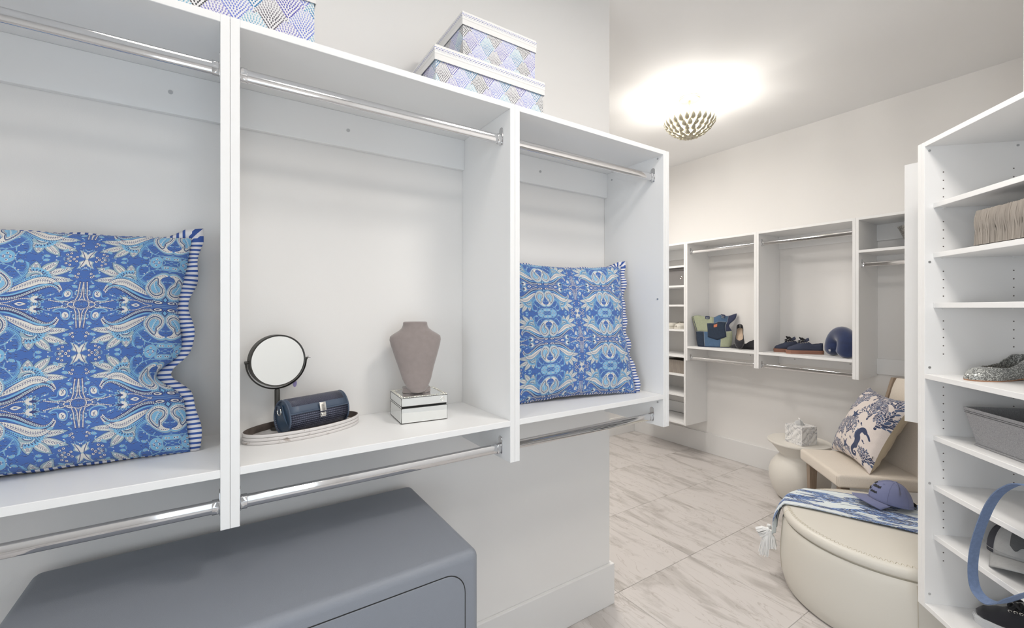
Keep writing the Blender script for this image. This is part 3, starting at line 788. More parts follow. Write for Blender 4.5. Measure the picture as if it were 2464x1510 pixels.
# angled bookcase on the right
bk = thing('bookcase', 'tall white angled bookcase at the right edge, with many shelves', 'bookcase', BS(0, 0), R(-135))
BW, BD, BB, BTOP = .94, .35, .308, 2.123
panel(bk, 'end_panel', (0, 0, BB), (.0186, BD, BTOP))
sp_l = panel(bk, 'side_panel', (.019, 0, BB), (.038, BD, BTOP)); panel(bk, 'side_panel', (BW-TH, 0, BB), (BW, BD, BTOP))
panel(bk, 'top_panel', (.038, 0, BTOP-TH), (BW-TH, BD, BTOP))
for z in (1.220, .327): panel(bk, 'fixed_shelf', (.038, 0, z-TH), (BW-TH, BD, z))
ADJ = [1.8835, 1.690, 1.496, .982, .790, .598]
for z in ADJ: panel(bk, 'shelf', (.0385, .029, z-TH), (BW-TH-.0005, BD-.002, z))
holes = BM()
zs = [.327+.075+.032*i for i in range(int((BTOP-.4)/.032))]
for z in zs:
    if any(a-.045 < z < a+.010 for a in ADJ+[1.22]) or abs(z-.327) < .06: continue
    if .40 < z < .482 or 1.17 < z < 1.29 or z > 2.03: continue
    for y in (.062, .287): tube([(.0378, y, z), (.0383, y, z)], .0026, 8, holes, up=(0, 0, 1))
tag(obj('peg_holes', holes, M['hole'], sp_l), kind='stuff')
for y, z in ((.016, 2.088), (.016, 1.655), (.016, 1.245), (.016, .795), (.016, .365), (.30, 2.088), (.30, .345)):
    obj('screw', screw_bm((.038, y, z), (1, 0, 0), .0045), M['steel'], sp_l, smooth=True)
for z in ADJ[:5]:
    for y in (.062, .287): obj('shelf_pin', bx((.038, y-.005, z-TH-.006), (.046, y+.005, z-TH)), M['tissue'], bk)
# ------------------------------------------------------------------ pillows
def pillow(name, label, w_, h_, T, loc, rz, lean, m_front, m_back, uvs, ruffle=0, notch=(), pinch=.07, n=64, seed=1, roll=0, uvo=(0, 0), crease=1.0, twosided=False):
    """a stuffed square: local x right, z up along the pillow, y towards its back; stands on its lower edge"""
    root = thing(name, label, 'pillow', loc)
    root.rotation_euler = (0, roll, rz)
    root.rotation_mode = 'XYZ'
    rn = random.Random(seed)
    mx = Matrix.Rotation(-lean, 4, 'X')
    def outline(u, v):
        x = .5*w_*u*(1-pinch*(1-v*v)); z = .5*h_*v*(1-pinch*.75*(1-u*u))
        for (nu, nv, amp, wd) in notch:
            if nu*u > 0: x -= nu*amp*math.exp(-((v-nv)/wd)**2)*abs(u)**6
        return x, z
    def surf(u, v, side):
        x, z = outline(u, v)
        e = max(0, (1-abs(u)**2.6)*(1-abs(v)**2.6)); t = T*.5*e**.52
        nz = mnoise.noise(Vector((u*2.1+seed*7, v*2.1, side*3)))*.010+mnoise.noise(Vector((u*5+seed, v*5, side)))*.0045
        # pulls running in from seams and corners
        nz += .0035*crease*math.sin(v*26+2*math.sin(u*3))*abs(u)**5+.003*crease*math.sin(u*23+seed)*abs(v)**5
        for (nu, nv, amp, wd) in notch:
            d = v-nv-.10*(1-abs(u))*(1 if nu > 0 else -1); nz -= .35*amp*crease*math.exp(-(d/.045)**2)*max(0, nu*u)**1.5
        t += nz*min(1, e*6)
        return mx @ Vector((x, -t if side else t, z+h_*.5))
    def make(side):
        bm = BM(); uvl = bm.loops.layers.uv.verify()
        P = [[surf(-1+2*i/n, -1+2*j/n, side) for i in range(n+1)] for j in range(n+1)]
        V = [[bm.verts.new(p) for p in r] for r in P]
        for j in range(n):
            for i in range(n):
                f = bm.faces.new((V[j][i], V[j][i+1], V[j+1][i+1], V[j+1][i])); f.smooth = True
                for l, (a, b) in zip(f.loops, ((i, j), (i+1, j), (i+1, j+1), (i, j+1))):
                    l[uvl].uv = (uvo[0]+a/n*w_/uvs[0], uvo[1]+b/n*h_/uvs[1])
                if not side: f.normal_flip()
        return bm
    zmin = 0
    fo = obj('front_cover', make(True), m_front, root, recalc=False)
    obj('back_cover', make(False), m_back, root, recalc=False)
    if ruffle:
        bm = BM(); uvl = bm.loops.layers.uv.verify(); per = []
        for k in range(4*48):
            s_, t = divmod(k, 48); a = -1+2*t/48
            u, v = ((a, -1), (1, a), (-a, 1), (-1, -a))[s_]; per.append((u, v))
        pts = []
        for u, v in per:
            p = surf(u, v, True); x, z = outline(u, v)
            o = Vector((u if abs(u) > .999 else .0, 0, v if abs(v) > .999 else 0))
            if o.length > 1.2: o = o.normalized()*1.25
            edge = max(abs(u)**8 if abs(v) > .999 else 1, .0)
            if abs(v) > .999: o = o*(.25+.75*edge)+Vector((0, (1-edge)*.9, 0))
            pts.append((p, o))
        nn = len(pts); rows = []
        for r in (0, 1, 2):
            row = []
            for k, (p, o) in enumerate(pts):
                wv = math.sin(k*.83)*.004*r+math.sin(k*.31+1)*.004*r
                q_ = p+(mx.to_3x3() @ (o*(ruffle*.5*r*(1+.18*math.sin(k*.57+seed)))+Vector((0, wv+(.003 if r == 0 else 0), 0))))
                if q_.z < .001: q_.z = .001
                row.append(bm.verts.new(q_))
            rows.append(row)
        for r in range(2):
            for k in range(nn):
                k2 = (k+1) % nn
                f = bm.faces.new((rows[r][k], rows[r][k2], rows[r+1][k2], rows[r+1][k])); f.smooth = True
                for l, (a, b) in zip(f.loops, ((k, r), (k+1, r), (k+1, r+1), (k, r+1))): l[uvl].uv = (a/nn, b/2)
        ro = obj('ruffled_trim', bm, M['stripe'], root, recalc=False)
        sd = ro.modifiers.new('thick', 'SOLIDIFY'); sd.thickness = .0015
    return root
NOTCH1 = ((1, -.30, .055, .13), (1, .35, .012, .25), (-1, .1, .03, .2))
pillow('paisley_pillow', 'large blue paisley pillow with a ruffled striped edge in the left hanging unit', .665, .575, .17, (-.405, 1.399, 1.104), R(1), R(10), M['paisley'], M['paisley'], (.325, .232), .026, NOTCH1, .055, 72, 3, uvo=(.555, .38))
pillow('paisley_pillow', 'smaller blue paisley pillow leaning at the end of the left wall', .60, .575, .15, (1.215, 1.348, 1.104), R(-9.5), R(11), M['paisley'], M['paisley'], (.30, .232), .024, ((1, .0, .014, .2),), .085, 64, 8, uvo=(.02, .0))

# ------------------------------------------------------------------ patterned boxes on top of the left run
def print_box(label, x0, x1, y0, y1, z0, z1, lid, over, uvs, group, uo=0):
    r = thing('storage_box', label, 'box', ((x0+x1)/2, (y0+y1)/2, z0), 0, group)
    hx, hy, h = (x1-x0)/2, (y1-y0)/2, z1-z0
    bm = bx((-hx, -hy, .0003), (hx, hy, h-.006)); uvl = bm.loops.layers.uv.verify()
    for f in bm.faces:
        n = f.normal
        f.normal_update()
        n = f.normal
        for l in f.loops:
            c = l.vert.co
            u = c.x if abs(n.y) > .5 or abs(n.z) > .5 else (-hx-(c.y+hy) if n.x < 0 else hx+c.y+hy)
            l[uvl].uv = (uo+u/uvs, (c.z if abs(n.z) < .5 else c.y)/(uvs*.6)+.02)
    obj('box_body', bm, M['fans'], r, recalc=True)
    o = over; lb = BM(); box(lb, (-hx-o, -hy-o, h-lid), (hx+o, hy+o, h))
    inner = [f for f in lb.faces if f.calc_center_median().z < h-lid+.001]
    bmesh.ops.delete(lb, geom=inner, context='FACES')
    lo_ = obj('lid', lb, M['paper'], r, bevel=.0012, seg=1)
    lo_.modifiers.new('t', 'SOLIDIFY').thickness = .0016
    # dashed border bands printed round the lid
    db = BM(); ul = db.loops.layers.uv.verify(); e = .0004; zb, zt = h-lid*.60, h-lid*.12
    for (ax, ay), (bx_, by), L in (((-hx-o-e, -hy-o-e), (hx+o+e, -hy-o-e), 2*hx), ((-hx-o-e, hy+o+e), (-hx-o-e, -hy-o-e), 2*hy), ((hx+o+e, -hy-o-e), (hx+o+e, hy+o+e), 2*hy)):
        vs = [db.verts.new(p) for p in ((ax, ay, zb), (bx_, by, zb), (bx_, by, zt), (ax, ay, zt))]
        f = db.faces.new(vs)
        for l, uv in zip(f.loops, ((0, 0), (L/.30, 0), (L/.30, 1), (0, 1))): l[ul].uv = uv
    obj('lid_band', db, M['dashes'], lo_, recalc=False)
    return r
GB = 'fan-patterned boxes on top of the left run'
print_box('large white box with fan pattern at the top edge above the left hanging unit', -.30, .195, 1.222, 1.53, TOP+.0004, 2.305, .045, .004, .30, GB)
print_box('long white fan-pattern box under a smaller one, on top of the left run', .533, .940, 1.226, 1.53, TOP+.0004, 2.270, .046, .005, .255, GB, .2)
print_box('smaller white fan-pattern box, uppermost of the pair near the wall corner', .637, .922, 1.25, 1.49, 2.2706, 2.423, .043, .004, .235, GB, .6)

# ------------------------------------------------------------------ tray, mirror, clutch
S = SH+.0003
tray = thing('oval_tray', 'whitewashed oval tray with banded rim under the clutch bag', 'tray', (.206, 1.452, S), R(16))
def oval(a, b, z, n=72): return [(a*math.cos(2*PI*i/n), b*math.sin(2*PI*i/n), z) for i in range(n)]
ta, tb = .170, .086
bm = BM(); ring_loft(bm, [oval(ta-.006, tb-.006, 0), oval(ta-.006, tb-.006, .008)]); obj('tray_base', bm, M['tray'], tray)
for i in range(3):
    z = .0002+i*.0096; bm = BM()
    r = [oval(ta-.005, tb-.005, z), oval(ta-.001, tb-.001, z), oval(ta, tb, z+.0015), oval(ta, tb, z+.0072), oval(ta-.001, tb-.001, z+.0086), oval(ta-.005, tb-.005, z+.0086)]
    ring_loft(bm, r+[r[0]], False); bmesh.ops.remove_doubles(bm, verts=bm.verts, dist=1e-6)
    obj('rim_band', bm, M['tray'], tray, smooth=True)
bm = BM(); r = [oval(ta-.0052, tb-.0052, .0005), oval(ta-.003, tb-.003, .0005), oval(ta-.003, tb-.003, .0285), oval(ta-.0052, tb-.0052, .0285)]
ring_loft(bm, r+[r[0]], False); obj('rim_core', bm, M['tray_groove'], tray)

mz = S+.0083
mir = thing('vanity_mirror', 'round dark bronze vanity mirror standing on the oval tray', 'mirror', (.1345, 1.488, mz), R(13))
obj('foot', lathe([(.018, 0), (.018, .004), (.016, .006), (.008, .008)], 32), M['black_metal'], mir, smooth=True, loc=(0, 0, 0))
obj('post', lathe([(.0075, .006), (.0075, .118), (.0062, .121)], 20), M['black_metal'], mir, smooth=True)
HC = .207; RM = .0775
rim = BM(); prof = [(-.012, RM-.003), (-.013, RM), (.013, RM), (.012, RM-.003), (.010, RM-.0045), (-.010, RM-.0045)]
rings = [[(rr*math.cos(2*PI*i/72), y, HC+rr*math.sin(2*PI*i/72)) for i in range(72)] for y, rr in prof]
ring_loft(rim, rings+[rings[0]], False); ro = obj('mirror_rim', rim, M['black_metal'], mir, smooth=True)
for y in (-.0102, .0102):
    g = BM(); ring_loft(g, [[(r_*math.cos(2*PI*i/72), y+d, HC+r_*math.sin(2*PI*i/72)) for i in range(72)] for r_, d in ((RM-.0046, -.0004), (RM-.0046, .0004))])
    obj('mirror_glass', g, M['mirror'], mir)
yk = BM(); RY = RM+.0065; path = [(RY*math.cos(a), 0, HC+RY*math.sin(a)) for a in [PI+.02+(PI-.04)*i/48 for i in range(49)]]
tube(path, .0035, 8, yk, sx=.6, sy=1.6, up=(0, 1, 0)); obj('yoke', yk, M['black_metal'], mir, smooth=True)
for s_ in (-1, 1):
    p = BM(); cyl(p, (s_*(RM-.001), 0, HC), (s_*(RM+.010), 0, HC), .0042, 12); obj('pivot_screw', p, M['black_metal'], mir, smooth=True)
tb_ = BM(); tube([(RM+.010, 0, HC), (RM+.015, -.002, HC+.001), (RM+.020, 0, HC+.001)], .0008, 6, tb_); tube([(RM+.012, 0, HC), (RM+.013, 0, HC+.007)], .0008, 6, tb_); obj('tag_loop', tb_, M['black_metal'], mir)
lt = BM(); ring_loft(lt, [[(.055+.006*math.cos(2*PI*i/16), y, HC-.078+.011*math.sin(2*PI*i/16)) for i in range(16)] for y in (.013, .0136)]); 
obj('hang_tag', lt, mat('lilac_card', srgb(150, 140, 186), .6), mir)

clu = thing('clutch_bag', 'navy rhinestone clutch bag with silver clasp lying on the oval tray', 'bag', (.226, 1.440, S+.0130), R(22))
CL, CH, CD = .186, .094, .043
def clu_sec(k=1.0, n=36):
    """barrel section in (y,z), front is -y; starts at the bottom and runs up the front"""
    out = []
    for i in range(n):
        a = -PI/2-2*PI*i/n
        y, z = math.cos(a), math.sin(a)
        out.append((CD*k*y*(1-.10*z), CH*.5+CH*.5*k*z))
    return out
def skin_uv(sec, x0, x1, nx, m, name, par, thick=.0012, inset=0):
    bm = BM(); uvl = bm.loops.layers.uv.verify(); n = len(sec)-1
    L = [0]
    for a, b in zip(sec, sec[1:]): L.append(L[-1]+math.hypot(a[0]-b[0], a[1]-b[1]))
    V = [[bm.verts.new((x0+(x1-x0)*i/nx, y, z)) for i in range(nx+1)] for y, z in sec]
    for j in range(n):
        for i in range(nx):
            f = bm.faces.new((V[j][i], V[j][i+1], V[j+1][i+1], V[j+1][i])); f.smooth = True
            for l, (a, b) in zip(f.loops, ((i, j), (i+1, j), (i+1, j+1), (i, j+1))): l[uvl].uv = (a/nx, L[b]/L[-1])
    o = obj(name, bm, m, par, recalc=True)
    if thick: o.modifiers.new('t', 'SOLIDIFY').thickness = thick
    return o
sec = clu_sec(); cl = sec+[sec[0]]
skin_uv(cl, -CL/2, CL/2, 4, M['rhine'], 'bag_body', clu, .002)
for s_ in (-1, 1):
    g = BM(); sx = s_*(CL/2-.003)
    ring_loft(g, [[(sx, y, z) for y, z in clu_sec(.99)], [(sx-s_*.004, y, z) for y, z in clu_sec(.82)], [(sx-s_*.010, y*1.0, z) for y, z in clu_sec(.45)], [(sx-s_*.013, y, z) for y, z in clu_sec(.05)]], True)
    obj('end_gusset', g, M['gusset'], clu, smooth=True, sharp=80)
    e = BM(); tube([(s_*CL/2, y*1.015, CH*.5+(z-CH*.5)*1.015) for y, z in clu_sec(1)], .0026, 8, e, closed=True); obj('edge_piping', e, M['purse'], clu, smooth=True)
# fold in the near gusset
pl = BM(); tube([(-CL/2+.001, .004, CH*.86), (-CL/2-.001, -.012, CH*.55), (-CL/2+.001, -.026, CH*.30)], [.0012, .0035, .001], 8, pl); obj('gusset_fold', pl, M['gusset'], clu, smooth=True)
# flap: from high on the back over the top, down the front
fl_ = [(y*1.05, CH*.5+(z-CH*.5)*1.05) for y, z in clu_sec(1, 72)]
fl_ = fl_[21:50]
flap = BM(); uvl = flap.loops.layers.uv.verify(); nx = 14
fl_ = fl_ if fl_[0][1] < fl_[-1][1] or True else fl_[::-1]
def flap_pt(i, j, k=1.0):
    x = -CL/2+.001+(CL-.002)*i/nx; y, z = fl_[j]; return x, y, z
front_n = len(fl_)-1
skin_uv(fl_, -CL/2-.0005, CL/2+.0005, 6, M['purse'], 'flap', clu, .0018)
inn = [(y*1.012, CH*.5+(z-CH*.5)*1.012) for y, z in fl_[5:-1]]
skin_uv(inn, -CL/2+.010, CL/2-.010, 4, M['rhine'], 'flap_rhinestones', clu, .001)
ex, ez = fl_[0]
lip = BM(); tube([(-CL/2, ex, ez), (CL/2, ex, ez)], .0022, 8, lip); obj('flap_edge', lip, M['purse'], clu, smooth=True)
cb = BM(); mx_ = Matrix.Translation((.004, ex-.003, ez+.004)) @ Matrix.Rotation(R(-14), 4, 'X')
box(cb, (-.010, -.0025, -.010), (.010, .0015, .016), mx_); obj('clasp', cb, M['nickel'], clu, bevel=.001, smooth=True)
cb = BM(); mx_ = Matrix.Translation((.004, ex-.0035, ez-.013)); box(cb, (-.009, -.003, -.009), (.009, .004, .004), mx_)
cyl(cb, (-.004, ex-.008, ez-.015), (.010, ex-.008, ez-.015), .0035, 12); obj('clasp_lock', cb, M['nickel'], clu, bevel=.0008, smooth=True)
cb = BM(); ring = [(-CL/2-.003, .012+.010*math.cos(a), CH*.66+.010*math.sin(a)) for a in [2*PI*i/24 for i in range(24)]]
tube(ring, .0014, 8, cb, closed=True); obj('ring', cb, M['nickel'], clu, smooth=True)
cb = BM(); box(cb, (-CL/2-.005, .005, CH*.70), (-CL/2-.001, .019, CH*.84)); obj('ring_tab', cb, M['purse'], clu, bevel=.001)

# ------------------------------------------------------------------ mirrored jewellery box and bust
JB = thing('jewelry_box', 'mirrored jewelry box with beaded lid edge under the velvet bust', 'box', (.5575, 1.4275, S), R(-5))
hw, hd, h1, h2 = .0775, .073, .054, .084
obj('box_base', bx((-hw+.004, -hd+.004, .0002), (hw-.004, hd-.004, h1)), M['black_gap'], JB)
def glass(a, b, nm='mirror_panel'): obj(nm, bx(a, b), M['mirror'], JB, bevel=.0016, seg=1)
glass((-hw, -hd, .001), (hw, -hd+.0035, h1-.004)); glass((-hw, hd-.0035, .001), (hw, hd, h1-.004))
glass((-hw, -hd+.0036, .001), (-hw+.0035, hd-.0036, h1-.0005)); glass((hw-.0035, -hd+.0036, .001), (hw, hd-.0036, h1-.0005))
def edge_loop(pts, par):
    bm = BM(); tube(pts, .0008, 5, bm, closed=True); obj('edge_line', bm, M['black_metal'], par)
for z0, z1, yy in ((.002, h1-.004, -hd-.0002),): edge_loop([(-hw, yy, z0), (hw, yy, z0), (hw, yy, z1), (-hw, yy, z1)], JB); edge_loop([(-hw-.0002, -hd, z0), (-hw-.0002, hd, z0), (-hw-.0002, hd, z1), (-hw-.0002, -hd, z1)], JB)
lid = obj('lid', bx((-hw+.002, -hd+.002, h1+.001), (hw-.002, hd-.002, h2-.001)), M['mirror'], JB)
def lglass(a, b): obj('lid_mirror', bx(a, b), M['mirror'], lid, bevel=.0016, seg=1)
lglass((-hw, -hd, h1+.001), (hw, -hd+.003, h2-.001)); lglass((-hw, -hd+.0031, h1+.001), (-hw+.003, hd, h2-.001)); lglass((hw-.003, -hd+.0031, h1+.001), (hw, hd, h2-.001))
lglass((-hw+.010, -hd+.010, h2-.001), (hw-.010, hd-.010, h2+.0012))
edge_loop([(-hw, -hd-.0002, h1+.002), (hw, -hd-.0002, h1+.002), (hw, -hd-.0002, h2-.002), (-hw, -hd-.0002, h2-.002)], lid); edge_loop([(-hw-.0002, -hd, h1+.002), (-hw-.0002, hd, h1+.002), (-hw-.0002, hd, h2-.002), (-hw-.0002, -hd, h2-.002)], lid)
bd = BM(); rn = random.Random(4)
for k in range(2):
    o_ = .0025+k*.0042
    for i in range(38):
        t = -1+2*(i+.5)/38
        for p in ((t*(hw-.002), -hd+o_), (t*(hw-.002), hd-o_), (-hw+o_, t*(hd-.002)), (hw-o_, t*(hd-.002))):
            bmesh.ops.create_icosphere(bd, subdivisions=1, radius=.0021, matrix=Matrix.Translation((p[0], p[1], h2+.0006)) @ Matrix.Rotation(rn.uniform(0, 3), 4, 'X'))
tag(obj('bead_trim', bd, M['crystal'], lid), kind='stuff')
kb = BM(); tube([(.060+.006*math.cos(2*PI*i/20), -hd-.0016, h1+.015+.006*math.sin(2*PI*i/20)) for i in range(20)], .0011, 8, kb, closed=True); obj('ring_pull', kb, M['nickel'], lid, smooth=True)

bz = S+h2+.0016
bust = thing('jewelry_bust', 'taupe velvet necklace bust standing on the mirrored box', 'display bust', (.553, 1.437, bz), R(-14))
o8 = [(.046, -.018), (.046, .018), (.026, .034), (-.026, .034), (-.046, .018), (-.046, -.018), (-.026, -.034), (.026, -.034)]
bm = prism_z(o8, 0, .017); obj('bust_foot', bm, M['velvet'], bust, bevel=.002)
# front outline: (height, half width, front depth, back depth, y shift)
prof = [(.003, .010, .005, .005, -.042), (.007, .022, .008, .008, -.040), (.020, .0345, .014, .012, -.034), (.046, .048, .022, .014, -.020), (.085, .060, .030, .013, -.004),
        (.125, .073, .034, .014, .004), (.160, .084, .034, .016, .012), (.178, .088, .033, .018, .016), (.190, .086, .032, .020, .018), (.199, .074, .032, .022, .021), (.208, .058, .031, .024, .024), (.217, .047, .030, .025, .026), (.226, .0425, .029, .026, .028), (.236, .0415, .028, .026, .029)]
hs = [p[0] for p in prof]; rings = []
def pr(h, k): return np.interp(h, hs, [p[k] for p in prof])
for i in range(61):
    h = .003+(.236-.003)*i/60; wd, fd, bd_, ys = (float(pr(h, k)) for k in (1, 2, 3, 4)); r_ = []
    for j in range(40):
        a = 2*PI*j/40; ca, sa = math.cos(a), math.sin(a)
        x = wd*math.copysign(abs(ca)**(.85), ca); y = ys+(fd*sa if sa < 0 else bd_*sa); r_.append((x, y, h))
    rings.append(r_)
top_ = rings[-1]; cx_ = sum(p[1] for p in top_)/40
for s_, dz in ((.97, .0022), (.88, .0036), (.5, .0042)): rings.append([(p[0]*s_, cx_+(p[1]-cx_)*s_, .236+dz) for p in top_])
bm = BM(); ring_loft(bm, rings); obj('bust_form', bm, M['velvet'], bust, smooth=True, sharp=70)

# ------------------------------------------------------------------ safe
sf = thing('safe', 'dark grey safe with rounded edges on the floor below the left run', 'safe', (.090, 1.270, .0005), 0)
bm = bx((-.477, -.255, 0), (.477, .255, .837)); obj('safe_body', bm, M['safe'], sf, bevel=.022, seg=4, smooth=True, sharp=60)
dr = rrect(-.432, .06, .432, .794, .055, 10)
gap = BM(); prism(rrect(-.4345, .0575, .4345, .7965, .0575, 10), -.2556, -.250, gap); obj('door_gap', gap, M['black_gap'], sf)
dbm = BM(); prism(dr, -.2572, -.252, dbm); dpo = obj('door', dbm, M['safe'], sf, bevel=.0012, seg=2)
hd_ = BM(); cyl(hd_, (-.30, -.257, .45), (-.30, -.285, .45), .022, 24); box(hd_, (-.355, -.296, .440), (-.245, -.285, .460)); obj('door_handle', hd_, M['chrome'], dpo, bevel=.002)
# ------------------------------------------------------------------ ceiling lamp: tiers of metal leaves round bare bulbs
LX, LY = 2.885, 1.98
lamp = thing('ceiling_lamp', 'bowl-shaped ceiling lamp of overlapping silver-gold leaves, lit, on the ceiling', 'lamp', (LX, LY, 2.74))
obj('canopy', lathe([(.075, CEIL-2.741), (.075, CEIL-2.752), (.070, CEIL-2.757), (.012, CEIL-2.760)], 32), M['lamp_leaf'], lamp, smooth=True)
obj('stem', tube([(0, 0, .155), (0, 0, CEIL-2.755)], .007, 12), M['lamp_leaf'], lamp, smooth=True)
obj('finial', lathe([(.001, -.001), (.020, 0), (.026, .004), (.020, .010), (.006, .014)], 20), M['lamp_leaf'], lamp, smooth=True)
def petal_bm(L, w_):
    bm = BM(); n = 6; rows = []
    for i in range(n+1):
        t = i/n; h = w_*.5*max(.05, math.sin(PI*(.12+.88*t**.85))**.9) if i < n else .0006
        z = .012*math.sin(PI*t)*-1
        rows.append([bm.verts.new((t*L, -h, z+.004)), bm.verts.new((t*L, 0, z-.002)), bm.verts.new((t*L, h, z+.004))])
    for a, b in zip(rows, rows[1:]):
        for k in (0, 1): bm.faces.new((a[k], a[k+1], b[k+1], b[k])).smooth = True
    return bm
rings_ = [(.010, .003, 8, .066, .034, 9), (.046, .008, 12, .064, .036, 21), (.084, .023, 17, .062, .035, 33), (.116, .044, 21, .060, .033, 44), (.145, .072, 25, .062, .031, 56)]
for k, (r_, z_, n_, L_, w_, tilt) in enumerate(rings_):
    pm = None
    for i in range(n_):
        a = 2*PI*(i+.5*(k % 2)+.37*k)/n_
        if pm is None:
            pm = obj('petal', petal_bm(L_, w_), M['lamp_leaf'], lamp, recalc=False); o = pm
            pm.modifiers.new('t', 'SOLIDIFY').thickness = .0008
        else: o = link_copy(pm, 'petal', lamp)
        o.location = (r_*math.cos(a), r_*math.sin(a), z_); o.rotation_euler = Matrix.Rotation(a, 3, 'Z').to_euler() if False else (Matrix.Rotation(a, 3, 'Z') @ Matrix.Rotation(-R(tilt), 3, 'Y')).to_euler()
for i in range(3):
    a = 2*PI*i/3+.4; x, y = .055*math.cos(a), .055*math.sin(a)
    sb = BM(); tube([(0, 0, .16), (x*.6, y*.6, .15), (x, y, .125)], .006, 8, sb); so = obj('socket', sb, M['lamp_leaf'], lamp, smooth=True)
    obj('bulb', lathe([(.003, .050), (.016, .056), (.023, .072), (.021, .090), (.012, .108), (.010, .124)], 16), M['bulb'], so, smooth=True, loc=(x, y, 0))

# ------------------------------------------------------------------ shoes
FLAT_W = [(0, .04), (.03, .40), (.10, .72), (.28, 1), (.5, .84), (.72, .70), (.9, .70), (.97, .52), (1, .05)]
SNK_W = [(0, .10), (.03, .55), (.10, .84), (.28, 1), (.5, .90), (.72, .80), (.9, .78), (.97, .60), (1, .12)]
def shoe(name, label, loc, rot, L, W, h_tab, s_open, gap, mats, sole_h=.006, w_tab=FLAT_W, lift=None, group=None, edge=None):
    """local x runs from heel to toe, z up; upper, insole and sole as parts"""
    r = thing(name, label, 'shoe', loc, group=group); r.rotation_euler = rot
    ns, nj = 40, 7; lift = lift or (lambda s_: 0)
    def st(s_): return (.5-s_)*L, lerp_tab(w_tab, s_)*W/2
    def wall(s_, j, sg):
        x, wd = st(s_); h = lerp_tab(h_tab, s_)
        g = 0 if s_ < s_open else min(wd*.86, gap*W/2*min(1, ((s_-s_open)/.10))**.6)
        a = j/nj*PI/2
        return (x, sg*(g+(wd-g)*max(0, math.cos(a))**.75), sole_h+lift(s_)+(h-sole_h)*math.sin(a)**.85)
    bm = BM()
    for sg in (1, -1):
        ring_loft(bm, [[wall(i/ns, j, sg) for j in range(nj+1)] for i in range(ns+1)], False, False)
    bmesh.ops.remove_doubles(bm, verts=bm.verts, dist=.0004)
    up = obj('upper', bm, mats[0], r, smooth=True, sharp=75)
    sd = up.modifiers.new('t', 'SOLIDIFY'); sd.thickness = .0022; sd.offset = -1
    bm = BM(); ring_loft(bm, [[(st(i/ns)[0], st(i/ns)[1]*k, sole_h+.003+lift(i/ns)) for k in (-.93, -.4, .4, .93)] for i in range(ns+1)], False, False)
    ins = obj('insole', bm, mats[1], r); ins.modifiers.new('t', 'SOLIDIFY').thickness = .002
    k = 1.05 if sole_h > .012 else 1.0
    bm = BM(); rr = []
    for i in range(ns+1):
        x, wd = st(i/ns); x *= k if sole_h > .012 else 1; lz = lift(i/ns); rr.append([(x, -wd*k, lz), (x, wd*k, lz), (x, wd*k, sole_h+lz), (x, -wd*k, sole_h+lz)])
    ring_loft(bm, rr); obj('sole', bm, mats[2], r, smooth=True, sharp=50)
    rim = BM(); pts = [wall(i/ns, nj, 1) for i in range(int(s_open*ns), ns+1)]+[wall(i/ns, nj, -1) for i in range(ns, int(s_open*ns)-1, -1)]
    tube(pts, .0016, 6, rim); obj('topline', rim, edge or mats[0], r, smooth=True)
    r_info[r.name] = (st, wall, L, W, sole_h); return r
r_info = {}
FLAT_H = [(0, .020), (.08, .030), (.22, .040), (.34, .036), (.6, .030), (.8, .046), (.93, .060), (1, .058)]
SNK_H = [(0, .040), (.08, .056), (.25, .072), (.40, .094), (.55, .098), (.72, .076), (.9, .082), (1, .086)]
MF = (M['suede'], M['insole'], M['suede'])
heel_lift = lambda s_: 0
shoe('ballet_flat', 'black ballet flat lying on its sole beside the denim tote, toe towards it', (3.975, 2.170, 1.1024), (0, 0, R(92)), .245, .080, [(0, .020), (.08, .030), (.22, .042), (.34, .040), (.6, .046), (.8, .074), (.93, .088), (1, .086)], .26, .72, MF)
f2 = shoe('ballet_flat', 'black ballet flat tipped up on its toe, its beige insole showing', (3.910, 2.172, 1.198), (R(0), 0, 0), .245, .080, FLAT_H, .26, .72, MF)
f2.rotation_euler = (Matrix.Rotation(R(207), 3, 'Z') @ Matrix.Rotation(R(46), 3, 'Y')).to_euler()
